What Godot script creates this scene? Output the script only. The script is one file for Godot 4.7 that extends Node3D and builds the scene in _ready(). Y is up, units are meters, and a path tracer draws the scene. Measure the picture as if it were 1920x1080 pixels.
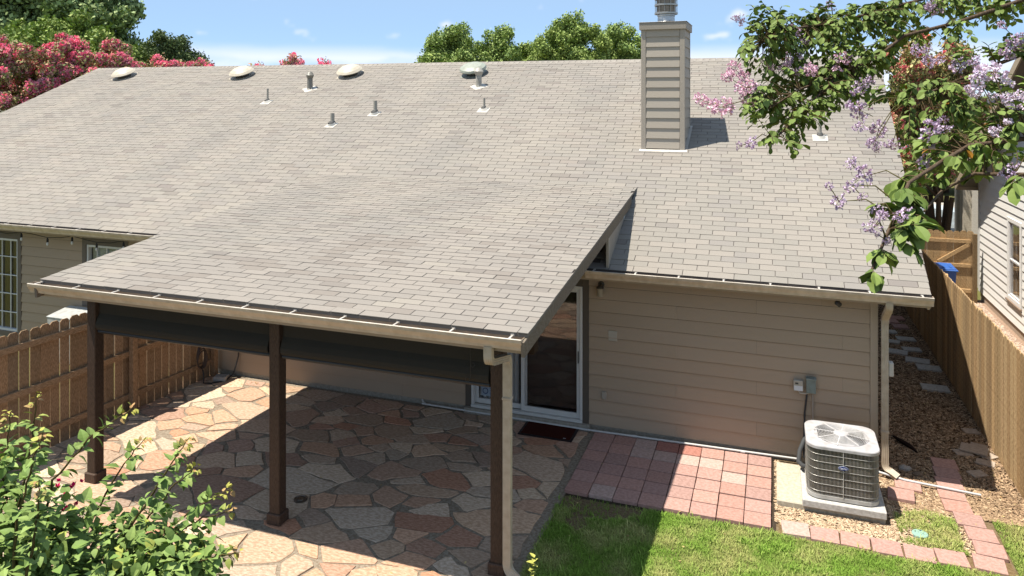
extends Node3D
# A low house seen from the air over its back yard: shingled roofs, covered flagstone patio, cooling unit, fences, flowering trees.
# World: x runs along the back wall, y up, the yard towards +z. Ground level is y = 0.

const WALL := -10.88        # plane of the back wall
const EAVE_Z := -10.53      # lower edge of the main roof
const EAVE_Y := 2.5
const PITCH := 0.43
const RIDGE_Z := -18.4
const PORCH_Z := -6.7       # lower edge of the patio roof
const PORCH_Y := 2.74
const PORCH_PITCH := 0.116
const PORCH_L := -8.5
const PORCH_R := -2.2

class MB:
	var v := PackedVector3Array()
	var n := PackedVector3Array()
	var c := PackedColorArray()
	func tri(a: Vector3, b: Vector3, d: Vector3, col: Color) -> void:   # corners counter-clockwise seen from outside
		var m := (b - a).cross(d - a).normalized()
		v.append(a); v.append(d); v.append(b)
		for i in 3:
			n.append(m); c.append(col)
	func quad(a: Vector3, b: Vector3, d: Vector3, e: Vector3, col: Color) -> void:
		tri(a, b, d, col)
		tri(a, d, e, col)
	func out_quad(a: Vector3, b: Vector3, d: Vector3, e: Vector3, outward: Vector3, col: Color) -> void:
		if (b - a).cross(d - a).dot(outward) < 0.0: quad(e, d, b, a, col)
		else: quad(a, b, d, e, col)
	func smooth(a: Vector3, b: Vector3, d: Vector3, na: Vector3, nb: Vector3, nd: Vector3, col: Color) -> void:
		v.append(a); v.append(d); v.append(b)
		n.append(na); n.append(nd); n.append(nb)
		for i in 3: c.append(col)
	func box(xf: Transform3D, s: Vector3, col := Color.WHITE, bevel := 0.0) -> void:
		var h := s * 0.5
		var b := minf(bevel, 0.45 * minf(s.x, minf(s.y, s.z)))
		var P := func(sg: Vector3, ax: int) -> Vector3:
			var p := Vector3(h.x - b, h.y - b, h.z - b)
			p[ax] = h[ax]
			return xf * (p * sg)
		for ax in 3:
			var q := (ax + 1) % 3
			var r := (ax + 2) % 3
			for s0 in [-1.0, 1.0]:
				var cs := []
				for st in [[-1, -1], [1, -1], [1, 1], [-1, 1]]:
					var sg := Vector3.ZERO
					sg[ax] = s0; sg[q] = st[0]; sg[r] = st[1]
					cs.append(P.call(sg, ax))
				var o := Vector3.ZERO
				o[ax] = s0
				out_quad(cs[0], cs[1], cs[2], cs[3], xf.basis * o, col)
				if b > 0.0:
					for s1 in [-1.0, 1.0]:      # the bevel between this axis and the next
						var e0 := Vector3.ZERO
						e0[ax] = s0; e0[q] = s1; e0[r] = -1.0
						var e1 := e0
						e1[r] = 1.0
						var od := e0
						od[r] = 0.0
						out_quad(P.call(e0, ax), P.call(e1, ax), P.call(e1, q), P.call(e0, q), xf.basis * od, col)
		if b > 0.0:
			for sx in [-1.0, 1.0]:
				for sy in [-1.0, 1.0]:
					for sz in [-1.0, 1.0]:
						var sg := Vector3(sx, sy, sz)
						var a: Vector3 = P.call(sg, 0)
						var d: Vector3 = P.call(sg, 1)
						var e: Vector3 = P.call(sg, 2)
						if (d - a).cross(e - a).dot(xf.basis * sg) < 0.0: tri(e, d, a, col)
						else: tri(a, d, e, col)
	func ab(a: Vector3, b: Vector3, col := Color.WHITE, bevel := 0.0) -> void:   # box between two corners
		box(Transform3D(Basis(), (a + b) * 0.5), (b - a).abs(), col, bevel)
	func bar(a: Vector3, b: Vector3, w: float, h: float, col := Color.WHITE, bevel := 0.0, up := Vector3.UP) -> void:
		var z := (b - a).normalized()
		var u := up if absf(z.dot(up)) < 0.98 else Vector3.RIGHT
		var x := u.cross(z).normalized()
		box(Transform3D(Basis(x, z.cross(x), z), (a + b) * 0.5), Vector3(w, h, a.distance_to(b)), col, bevel)
	func tube(pts: Array, radii: Array, sides := 8, col := Color.WHITE, cap := true) -> void:
		var fx := Vector3.ZERO
		var prev := []
		for i in pts.size():
			var p: Vector3 = pts[i]
			var t: Vector3 = (pts[mini(i + 1, pts.size() - 1)] - pts[maxi(i - 1, 0)]).normalized()
			if i == 0: fx = t.cross(Vector3.RIGHT if absf(t.x) < 0.8 else Vector3.UP).normalized()
			fx = (fx - t * fx.dot(t)).normalized()
			var fy := t.cross(fx)
			var r: float = radii[mini(i, radii.size() - 1)]
			var ring := []
			for k in sides:
				var a := TAU * k / sides
				var d := fx * cos(a) + fy * sin(a)
				ring.append([p + d * r, d])
			if i > 0:
				for k in sides:
					var q := (k + 1) % sides
					smooth(prev[k][0], prev[q][0], ring[q][0], prev[k][1], prev[q][1], ring[q][1], col)
					smooth(prev[k][0], ring[q][0], ring[k][0], prev[k][1], ring[q][1], ring[k][1], col)
			if cap and (i == 0 or i == pts.size() - 1):
				for k in range(1, sides - 1):
					if i == 0: tri(ring[0][0], ring[k + 1][0], ring[k][0], col)
					else: tri(ring[0][0], ring[k][0], ring[k + 1][0], col)
			prev = ring
	func lathe(xf: Transform3D, prof: Array, seg := 24, col := Color.WHITE) -> void:   # profile of Vector2(radius, height), upwards on the outside
		for i in prof.size() - 1:
			var p: Vector2 = prof[i]
			var q: Vector2 = prof[i + 1]
			var m := Vector2(q.y - p.y, p.x - q.x).normalized()
			for k in seg:
				var a0 := TAU * k / seg
				var a1 := TAU * (k + 1) / seg
				var d0 := Vector3(cos(a0), 0, -sin(a0))
				var d1 := Vector3(cos(a1), 0, -sin(a1))
				var n0 := (xf.basis * (d0 * m.x + Vector3.UP * m.y)).normalized()
				var n1 := (xf.basis * (d1 * m.x + Vector3.UP * m.y)).normalized()
				var A := xf * (d0 * p.x + Vector3.UP * p.y)
				var B := xf * (d1 * p.x + Vector3.UP * p.y)
				var D := xf * (d1 * q.x + Vector3.UP * q.y)
				var E := xf * (d0 * q.x + Vector3.UP * q.y)
				if p.x > 1e-5: smooth(A, B, D, n0, n1, n1, col)
				if q.x > 1e-5: smooth(A, D, E, n0, n1, n0, col)
	func ext(prof: Array, xf: Transform3D, z0: float, z1: float, col := Color.WHITE, closed := true) -> void:   # profile in local xy, counter-clockwise, drawn out along local z
		var k := prof.size()
		for i in (k if closed else k - 1):
			var a: Vector2 = prof[i]
			var b: Vector2 = prof[(i + 1) % k]
			quad(xf * Vector3(a.x, a.y, z1), xf * Vector3(a.x, a.y, z0), xf * Vector3(b.x, b.y, z0), xf * Vector3(b.x, b.y, z1), col)
		if closed:
			var ids := Geometry2D.triangulate_polygon(PackedVector2Array(prof))
			for i in range(0, ids.size(), 3):
				for z in [z0, z1]:
					var t := []
					for j in 3:
						var p: Vector2 = prof[ids[i + j]]
						t.append(xf * Vector3(p.x, p.y, z))
					var o: Vector3 = xf.basis.z * (1.0 if z == z1 else -1.0)
					if (t[1] - t[0]).cross(t[2] - t[0]).dot(o) < 0.0: tri(t[2], t[1], t[0], col)
					else: tri(t[0], t[1], t[2], col)
	func sweep(prof: Array, pts: Array, side: Vector3, col := Color.WHITE) -> void:   # closed profile along a path that stays square to "side"
		var prev := []
		for i in pts.size():
			var t: Vector3 = (pts[mini(i + 1, pts.size() - 1)] - pts[maxi(i - 1, 0)]).normalized()
			var up := t.cross(side).normalized()
			var s2 := up.cross(t).normalized()
			var ring := []
			for q in prof: ring.append(pts[i] + s2 * q.x + up * q.y)
			if i > 0:
				for k in ring.size():
					var j := (k + 1) % ring.size()
					out_quad(prev[k], prev[j], ring[j], ring[k], (prev[k] + prev[j]) * 0.5 - pts[i - 1], col)
			prev = ring
	func slab(poly: PackedVector2Array, y0: float, y1: float, bevel: float, col: Color, top_jitter := 0.0, rng: RandomNumberGenerator = null) -> void:   # flat stone: outline in (x, z)
		var inner := PackedVector2Array()
		var mid := Vector2.ZERO
		for p in poly: mid += p / poly.size()
		for p in poly: inner.append(p + (mid - p).normalized() * bevel)
		var ids := Geometry2D.triangulate_polygon(inner)
		if ids.is_empty(): return
		var hs := []
		for p in inner: hs.append(y1 + (rng.randf_range(-top_jitter, top_jitter) if rng else 0.0))
		for i in range(0, ids.size(), 3):
			var t := []
			for j in 3: t.append(Vector3(inner[ids[i + j]].x, hs[ids[i + j]], inner[ids[i + j]].y))
			if (t[1] - t[0]).cross(t[2] - t[0]).y < 0.0: tri(t[2], t[1], t[0], col)
			else: tri(t[0], t[1], t[2], col)
		for i in poly.size():
			var j := (i + 1) % poly.size()
			var o := Vector3(poly[i].x + poly[j].x - 2 * mid.x, 0.4, poly[i].y + poly[j].y - 2 * mid.y)
			var a0 := Vector3(poly[i].x, y1 - bevel * 0.7, poly[i].y)
			var b0 := Vector3(poly[j].x, y1 - bevel * 0.7, poly[j].y)
			out_quad(a0, b0, Vector3(inner[j].x, hs[j], inner[j].y), Vector3(inner[i].x, hs[i], inner[i].y), o, col)
			out_quad(Vector3(a0.x, y0, a0.z), Vector3(b0.x, y0, b0.z), b0, a0, o, col)
	func mesh(m: Material = null) -> ArrayMesh:
		var a := []
		a.resize(Mesh.ARRAY_MAX)
		a[Mesh.ARRAY_VERTEX] = v
		a[Mesh.ARRAY_NORMAL] = n
		a[Mesh.ARRAY_COLOR] = c
		var r := ArrayMesh.new()
		r.add_surface_from_arrays(Mesh.PRIMITIVE_TRIANGLES, a)
		if m: r.surface_set_material(0, m)
		return r

var M := {}
var T := {}
var used := {}
var rng := RandomNumberGenerator.new()

func _name(called: String) -> String:
	var k: int = used.get(called, 0)
	used[called] = k + 1
	return called if k == 0 else "%s_%03d" % [called, k]

func thing(called: String, label: String, category: String, at := Vector3.ZERO, group := "") -> Node3D:
	var o := Node3D.new()
	o.name = _name(called)
	add_child(o)
	o.position = at
	o.set_meta("label", label)
	o.set_meta("category", category)
	if group: o.set_meta("group", group)
	return o

func structure(called: String, mb: MB, m: Material) -> MeshInstance3D:
	var o := MeshInstance3D.new()
	o.name = _name(called)
	o.mesh = mb.mesh(m)
	add_child(o)
	o.set_meta("kind", "structure")
	return o

func part(parent: Node3D, called: String, mb: MB, m: Material, label := "") -> MeshInstance3D:
	return put(parent, called, mb.mesh(m), Transform3D(), label)

func put(parent: Node3D, called: String, mesh: Mesh, xf := Transform3D(), label := "") -> MeshInstance3D:
	var o := MeshInstance3D.new()
	var k: int = parent.get_meta("n_" + called, 0)
	parent.set_meta("n_" + called, k + 1)
	o.name = called if k == 0 else "%s_%03d" % [called, k]
	o.mesh = mesh
	o.transform = xf
	parent.add_child(o)
	if label: o.set_meta("label", label)
	return o

func group_part(parent: Node3D, called: String, at := Vector3.ZERO, label := "") -> Node3D:
	var o := Node3D.new()
	var k: int = parent.get_meta("n_" + called, 0)
	parent.set_meta("n_" + called, k + 1)
	o.name = called if k == 0 else "%s_%03d" % [called, k]
	parent.add_child(o)
	o.position = at
	if label: o.set_meta("label", label)
	return o

func scatter(parent: Node, called: String, mesh: Mesh, xfs: Array, cols: Array, stuff := true) -> MultiMeshInstance3D:
	var mm := MultiMesh.new()
	mm.transform_format = MultiMesh.TRANSFORM_3D
	mm.use_colors = true
	mm.mesh = mesh
	mm.instance_count = xfs.size()
	for i in xfs.size():
		mm.set_instance_transform(i, xfs[i])
		mm.set_instance_color(i, cols[i])
	var o := MultiMeshInstance3D.new()
	o.name = _name(called) if parent == self else called
	o.multimesh = mm
	parent.add_child(o, true)
	if stuff: o.set_meta("kind", "stuff")
	return o

func lin(r: float, g: float, b: float) -> Color:
	return Color(r, g, b)

func vary(col: Color, amount: float, warm := 0.0) -> Color:
	var k := 1.0 + rng.randf_range(-amount, amount)
	var w := rng.randf_range(-warm, warm)
	return Color(col.r * k * (1.0 + w), col.g * k, col.b * k * (1.0 - w))

func noise_texture(seed_: int, freq: float, octaves: int, lo: float, hi: float, size := 512, tint := Color.WHITE, power := 1.0, gain := 0.6, relief := 6.0) -> Array:
	var f := FastNoiseLite.new()
	f.seed = seed_
	f.noise_type = FastNoiseLite.TYPE_SIMPLEX
	f.frequency = freq
	f.fractal_octaves = octaves
	f.fractal_gain = gain
	var im := f.get_seamless_image(size, size)
	im.convert(Image.FORMAT_RGB8)
	var d := im.get_data()
	var dr := 1.0 - tint.r
	var dg := 1.0 - tint.g
	var db := 1.0 - tint.b
	for i in range(0, d.size(), 3):
		var t := pow(d[i] / 255.0, power)
		var k := lo + (hi - lo) * t
		var e := 1.0 - t
		d[i] = clampi(int(255.0 * k * (1.0 - dr * e)), 0, 255)
		d[i + 1] = clampi(int(255.0 * k * (1.0 - dg * e)), 0, 255)
		d[i + 2] = clampi(int(255.0 * k * (1.0 - db * e)), 0, 255)
	var r := Image.create_from_data(size, size, false, Image.FORMAT_RGB8, d)
	im.bump_map_to_normal_map(relief)
	return [ImageTexture.create_from_image(r), ImageTexture.create_from_image(im)]

func mat(key: String, tex := "", scale := Vector3.ONE, rough := 0.85, bump := 0.0, spec := 0.4) -> StandardMaterial3D:
	var m := StandardMaterial3D.new()
	m.resource_name = key
	m.vertex_color_use_as_albedo = true
	m.roughness = rough
	m.metallic_specular = spec
	if tex:
		m.albedo_texture = T[tex][0]
		m.uv1_triplanar = true
		m.uv1_world_triplanar = true
		m.uv1_scale = scale
		if bump > 0.0:
			m.normal_enabled = true
			m.normal_texture = T[tex][1]
			m.normal_scale = bump
	M[key] = m
	return m

func make_materials() -> void:
	T.grain = noise_texture(1, 0.09, 4, 0.66, 1.0, 512, Color.WHITE, 0.8)      # even speckle
	T.patch = noise_texture(2, 0.014, 6, 0.80, 1.0, 1024, Color(1, 0.98, 0.95), 0.8, 0.62, 3.0)   # broad blotches with fine detail
	T.wood = noise_texture(3, 0.03, 5, 0.46, 1.0, 512, Color(1, 0.93, 0.84), 0.8)
	T.stone = noise_texture(4, 0.016, 6, 0.70, 1.0, 1024, Color(1, 0.93, 0.86), 0.8, 0.62, 3.0)
	T.smooth = noise_texture(6, 0.01, 4, 0.86, 1.0, 512, Color(1, 0.98, 0.95), 0.8, 0.45, 2.0)
	T.fine = noise_texture(5, 0.2, 3, 0.8, 1.0, 512)
	mat("shingle", "grain", Vector3.ONE * 5.5, 0.95, 0.5, 0.2)
	mat("underlay", "grain", Vector3.ONE * 3.0, 0.95)
	mat("siding", "fine", Vector3.ONE * 2.5, 0.8, 0.12, 0.3)
	mat("paint", "fine", Vector3.ONE * 4.0, 0.7, 0.15, 0.35)
	mat("metal_paint", "smooth", Vector3.ONE * 1.3, 0.45, 0.0, 0.5)
	mat("dark_wood", "wood", Vector3(7, 0.7, 7), 0.65, 0.5, 0.4)
	mat("fence_wood", "wood", Vector3(9, 0.75, 9), 0.9, 0.7, 0.2)
	mat("rail_wood", "wood", Vector3(9, 9, 0.75), 0.9, 0.7, 0.2)
	mat("rail_wood_x", "wood", Vector3(0.75, 9, 9), 0.9, 0.7, 0.2)
	mat("flagstone", "stone", Vector3(0.7, 0.9, 1.5), 0.85, 0.35, 0.35)
	mat("mortar", "stone", Vector3.ONE * 1.0, 0.95, 0.5, 0.2)
	mat("concrete", "patch", Vector3.ONE * 1.0, 0.92, 0.3, 0.3)
	mat("paver", "patch", Vector3.ONE * 1.1, 0.92, 0.3, 0.25)
	mat("soil", "stone", Vector3.ONE * 1.5, 1.0, 1.0, 0.1)
	mat("bark", "wood", Vector3(6, 1.2, 6), 0.9, 0.8, 0.2)
	mat("plastic", "fine", Vector3.ONE * 3.0, 0.45, 0.0, 0.5)
	mat("rubber", "fine", Vector3.ONE * 6.0, 0.6, 0.0, 0.4)
	mat("chip", "", Vector3.ONE, 0.95, 0.0, 0.15)
	mat("fabric", "fine", Vector3.ONE * 12.0, 0.95, 0.3, 0.1)
	var g := mat("steel", "patch", Vector3.ONE * 2.0, 0.4, 0.0)
	g.metallic = 0.85
	var gl := StandardMaterial3D.new()
	gl.resource_name = "glass"
	gl.albedo_color = Color(0.05, 0.05, 0.05, 0.02)
	gl.transparency = BaseMaterial3D.TRANSPARENCY_ALPHA
	gl.roughness = 0.03
	M.glass = gl
	for k in ["leaf", "petal", "blade"]:
		var m := mat(k, "", Vector3.ONE, 0.62 if k == "leaf" else 0.8, 0.0, 0.3 if k == "leaf" else 0.15)
		m.backlight_enabled = true
		m.backlight = Color(0.28, 0.34, 0.08) if k != "petal" else Color(0.6, 0.42, 0.48)
		m.cull_mode = BaseMaterial3D.CULL_DISABLED
const MYRTLE_UPPER := [[-0.02,5.34,-3.81,0.134,0.142],[0.07,5.13,-3.84,0.181,0.155],[-0.05,4.96,-3.59,0.103,0.11],[0.26,5.34,-4.12,0.205,0.164],[0.37,5.17,-3.94,0.194,0.129],[0.12,4.92,-3.64,0.134,0.103],[0.26,5.04,-3.8,0.151,0.101],[0.53,5.41,-4.32,0.21,0.118],[0.6,5.28,-4.13,0.12,0.08],[0.11,4.78,-3.54,0.043,0.047],[-0.02,4.81,-3.38,0.051,0.037],[0.39,5.01,-3.74,0.093,0.068],[0.85,5.46,-4.43,0.168,0.062],[1,5.41,-4.27,0.159,0.069],[-0.12,5.21,-3.67,0.055,0.06],[0.19,4.93,-3.57,0.038,0.028],[0.04,4.81,-3.51,0.038,0.038],[0.95,5.2,-3.73,0.092,0.069],[0.81,5.29,-3.89,0.054,0.054],[0.74,4.87,-3.44,0.129,0.097],[0.82,4.92,-3.26,0.09,0.121],[0.57,4.82,-3.27,0.104,0.075],[0.73,4.8,-3.12,0.126,0.068],[0.55,4.72,-3.16,0.08,0.052],[0.52,4.98,-3.58,0.041,0.041],[0.76,5.18,-3.66,0.055,0.041],[0.62,5.03,-3.5,0.134,0.049],[0.84,5.04,-3.37,0.083,0.062]]
const MYRTLE_LOWER := [[0.39,4.66,-2.58,0.069,0.056],[0.36,4.59,-2.46,0.054,0.057],[0.41,4.61,-2.48,0.038,0.047],[0.32,4.65,-2.55,0.036,0.023],[0.265,4.475,-2.43,0.032,0.018],[0.3,4.53,-2.44,0.019,0.019],[0.46,4.7,-2.81,0.072,0.036],[0.72,4.71,-2.8,0.028,0.017],[0.67,4.73,-2.99,0.049,0.022],[0.58,4.77,-2.96,0.056,0.026]]
const MYRTLE_LIMBS := [[[1.24,5.51,-4.04],[1.07,5.44,-4.09],[0.83,5.34,-4],[0.59,5.28,-3.92],[0.45,5.19,-3.87],[0.31,5.11,-3.82],[0.12,5.04,-3.64],[-0.02,4.94,-3.49]],[[0.99,4.87,-3.1],[0.82,4.85,-3.15],[0.68,4.83,-3.1],[0.55,4.78,-2.95],[0.41,4.71,-2.69],[0.34,4.6,-2.5],[0.28,4.51,-2.43],[0.26,4.47,-2.42]],[[1.21,5.28,-3.92],[0.98,5.17,-3.74],[0.82,5.11,-3.68],[0.65,5.04,-3.52],[0.52,4.98,-3.58]],[[1.43,5.76,-4.64],[1.06,5.59,-4.51],[0.66,5.48,-4.37],[0.28,5.38,-4.13],[0.05,5.31,-3.83],[-0.09,5.23,-3.68]],[[0.31,5.11,-3.82],[0.18,4.98,-3.67],[0.07,4.86,-3.52],[-0.02,4.8,-3.38]],[[0.87,4.75,-2.74],[0.76,4.73,-2.92],[0.67,4.73,-2.99],[0.56,4.67,-2.95],[0.46,4.63,-2.7]]]
const MYRTLE_FLOWERS := [[-0.22,4.95,-3.42,0.071,0],[-0.12,5.04,-3.56,0.063,0],[-0.11,4.98,-3.57,0.049,0],[-0.17,5.13,-3.65,0.05,0],[-0.13,5.09,-3.66,0.045,0],[-0.09,4.8,-3.36,0.046,1],[-0.15,5.37,-3.76,0.036,1],[0.07,5.18,-3.74,0.04,1],[0.1,5.31,-3.85,0.047,1],[0.05,5.14,-3.73,0.04,0],[0.16,5.12,-3.66,0.049,0],[0.31,5.18,-3.82,0.05,0],[0.36,5.04,-3.62,0.052,1],[0.35,4.94,-3.52,0.064,1],[0.43,4.86,-3.54,0.06,1],[0.47,4.8,-3.45,0.04,1],[0.4,4.81,-3.43,0.036,1],[0.29,4.73,-2.75,0.047,1],[0.24,4.71,-2.63,0.031,1],[0.2,4.66,-2.61,0.038,1],[0.36,4.65,-2.46,0.041,1],[0.28,4.61,-2.43,0.035,1],[0.3,4.65,-2.54,0.023,1],[0.32,4.57,-2.45,0.022,1],[0.78,5.09,-3.24,0.068,2],[0.73,5.06,-3.22,0.052,2],[0.83,5.04,-3.26,0.044,2],[0.83,4.98,-3.15,0.054,2],[0.56,4.85,-3.16,0.068,1],[0.61,4.87,-3.18,0.04,1],[0.77,4.87,-3.13,0.039,2],[0.63,5.15,-3.61,0.051,1],[0.96,5.23,-3.62,0.058,1],[0.93,5.18,-3.61,0.045,1],[0.78,5.45,-4.3,0.055,1],[0.28,5.46,-4.13,0.038,1],[0.75,4.75,-2.92,0.043,1],[0.73,5.13,-3.54,0.049,1],[0.77,5.14,-3.45,0.039,1],[0.64,5.21,-3.72,0.033,1]]
const CANES := [[[-4.58,3.05,-3.58],[-4.59,2.72,-3.56],[-4.67,2.28,-3.51],[-4.72,1.8,-3.47]],[[-4.19,2.84,-3.99],[-4.45,2.64,-3.87],[-4.67,2.36,-3.77],[-4.79,1.82,-3.71]],[[-4.3,2.52,-4.21],[-4.44,2.34,-4.14],[-4.61,2,-4.06],[-4.81,1.55,-3.97]],[[-3.82,2.63,-4.12],[-3.93,2.46,-4.06],[-4.08,2.18,-3.98],[-4.31,1.78,-3.88]],[[-4.12,2.18,-4.54],[-4.27,2.07,-4.47],[-4.48,1.78,-4.37],[-4.73,1.39,-4.26]],[[-3.71,2.15,-4.42],[-3.93,2.03,-4.32],[-4.17,1.84,-4.21],[-4.52,1.51,-4.07]],[[-3.52,2.13,-4.22],[-3.72,2.09,-4.13],[-3.98,1.92,-4.02],[-4.24,1.64,-3.9]],[[-3.32,1.99,-4.02],[-3.47,1.97,-3.95],[-3.65,1.91,-3.87],[-3.9,1.77,-3.76]],[[-4.31,2.9,-3.41],[-4.36,2.71,-3.38],[-4.43,2.35,-3.33],[-4.44,1.97,-3.3]],[[-4.99,2.82,-3.71],[-4.99,2.53,-3.68],[-4.98,2.14,-3.66],[-5,1.64,-3.64]],[[-4.1,2.73,-3.22],[-4.09,2.55,-3.2],[-4.1,2.37,-3.18],[-4.14,2.07,-3.14]]]
const BUSH := [[-4.85,1.95,-3.6,0.3],[-3.75,1.95,-3.75,0.22],[-4.45,2.2,-3.65,0.2],[-4.5,2.05,-3.5,0.3],[-4.35,1.95,-3.75,0.32],[-4.15,1.9,-4.0,0.3],[-3.85,1.85,-4.05,0.26],[-3.6,1.85,-4.0,0.2],[-4.2,1.85,-3.4,0.32],[-4.0,1.8,-3.7,0.32],[-3.8,1.75,-3.9,0.26],[-4.75,2.3,-3.5,0.22],[-4.6,1.6,-3.9,0.4],[-4.95,2.5,-3.6,0.2],[-4.3,1.1,-3.8,0.7],[-5.0,1.2,-3.6,0.6],[-4.6,0.5,-3.7,0.7]]

func make_sky() -> ImageTexture:
	var w := 2048
	var h := 1024
	var im := Image.create_empty(w, h, false, Image.FORMAT_RGBF)
	var f := FastNoiseLite.new()
	f.seed = 11
	f.frequency = 1.0
	f.fractal_octaves = 5
	var ground := Color(0.2, 0.2, 0.15)
	for y in h:
		var up := PI * (0.5 - (y + 0.5) / h)
		var s := sin(up)
		var base := Color(0.24, 0.31, 0.42).lerp(Color(0.20, 0.37, 0.60), pow(clampf(1.0 - s, 0, 1), 6.0))
		base = base.lerp(Color(0.42, 0.52, 0.62), pow(clampf(1.0 - s, 0, 1), 26.0))
		for x in w:
			if s < -0.02:
				im.set_pixel(x, y, ground)
				continue
			var c := base
			if s < 0.5:
				var az := TAU * x / w
				var deg := rad_to_deg(up)
				# a low bank of cloud on the horizon and a few small puffs above it
				var p := Vector3(cos(az) * 5.0, deg * 0.55, sin(az) * 5.0)
				var bank := clampf((f.get_noise_3dv(p * 0.9) + 0.42) * 2.2, 0, 1) * clampf((3.9 - deg) / 1.0, 0, 1)
				var q := Vector3(cos(az) * 22.0, deg * 0.9, sin(az) * 22.0)
				var puff := clampf((f.get_noise_3dv(q * 0.55) - 0.44) * 3.2, 0, 1) * clampf((deg - 2.0) * 0.5, 0, 1)
				c = c.lerp(Color(0.60, 0.59, 0.62), maxf(bank * 0.6, puff * 0.85))
			im.set_pixel(x, y, c)
	return ImageTexture.create_from_image(im)

func set_stage() -> void:
	var cam := Camera3D.new()
	cam.name = "camera"
	add_child(cam)
	cam.position = Vector3(0, 5.0, 0)
	cam.rotation.y = deg_to_rad(19.38)
	var near := 0.1
	cam.set_frustum(near * 1080.0 / 1393.0, Vector2(0, -near * 360.0 / 1393.0), near, 400.0)   # level camera with a dropped lens
	cam.current = true
	var sky := Sky.new()
	var pm := PanoramaSkyMaterial.new()
	pm.panorama = make_sky()
	sky.sky_material = pm
	var e := Environment.new()
	e.background_mode = Environment.BG_SKY
	e.sky = sky
	e.background_energy_multiplier = 1.0
	e.tonemap_mode = Environment.TONE_MAPPER_LINEAR
	e.tonemap_exposure = 1.95
	e.sdfgi_enabled = true
	e.ssao_enabled = true
	e.ssil_enabled = true
	var we := WorldEnvironment.new()
	we.name = "environment"
	we.environment = e
	add_child(we)
	var sun := DirectionalLight3D.new()
	sun.name = "sun"
	add_child(sun)
	sun.look_at_from_position(Vector3.ZERO, Vector3(0.325, -1.0, -0.175), Vector3.FORWARD)
	sun.light_energy = 1.5
	sun.light_color = Color(1.0, 0.965, 0.91)
	sun.light_angular_distance = 0.53
	sun.shadow_enabled = true

# ---------------------------------------------------------------- ground
func sheet(x0: float, x1: float, z0: float, z1: float, y: float, col: Color) -> MB:
	var b := MB.new()
	b.quad(Vector3(x0, y, z1), Vector3(x1, y, z1), Vector3(x1, y, z0), Vector3(x0, y, z0), col)
	return b

func make_ground() -> void:
	structure("ground", sheet(-150, 150, -200, 60, -0.02, lin(0.16, 0.17, 0.07)), M.soil)
	structure("driveway", sheet(2.0, 20, -40, -23.6, -0.012, lin(0.42, 0.40, 0.36)), M.concrete)
	var lawn := sheet(-2.46, 2.9, -11.3, -3.0, -0.008, lin(0.20, 0.16, 0.105))
	structure("lawn_soil", lawn, M.soil)
	structure("mulch_bed", sheet(1.29, 2.95, -21.0, -10.2, -0.003, lin(0.10, 0.068, 0.045)), M.soil)
	structure("gravel_strip", sheet(2.97, 4.85, -21.0, -6.0, -0.004, lin(0.38, 0.29, 0.23)), M.soil)

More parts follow.
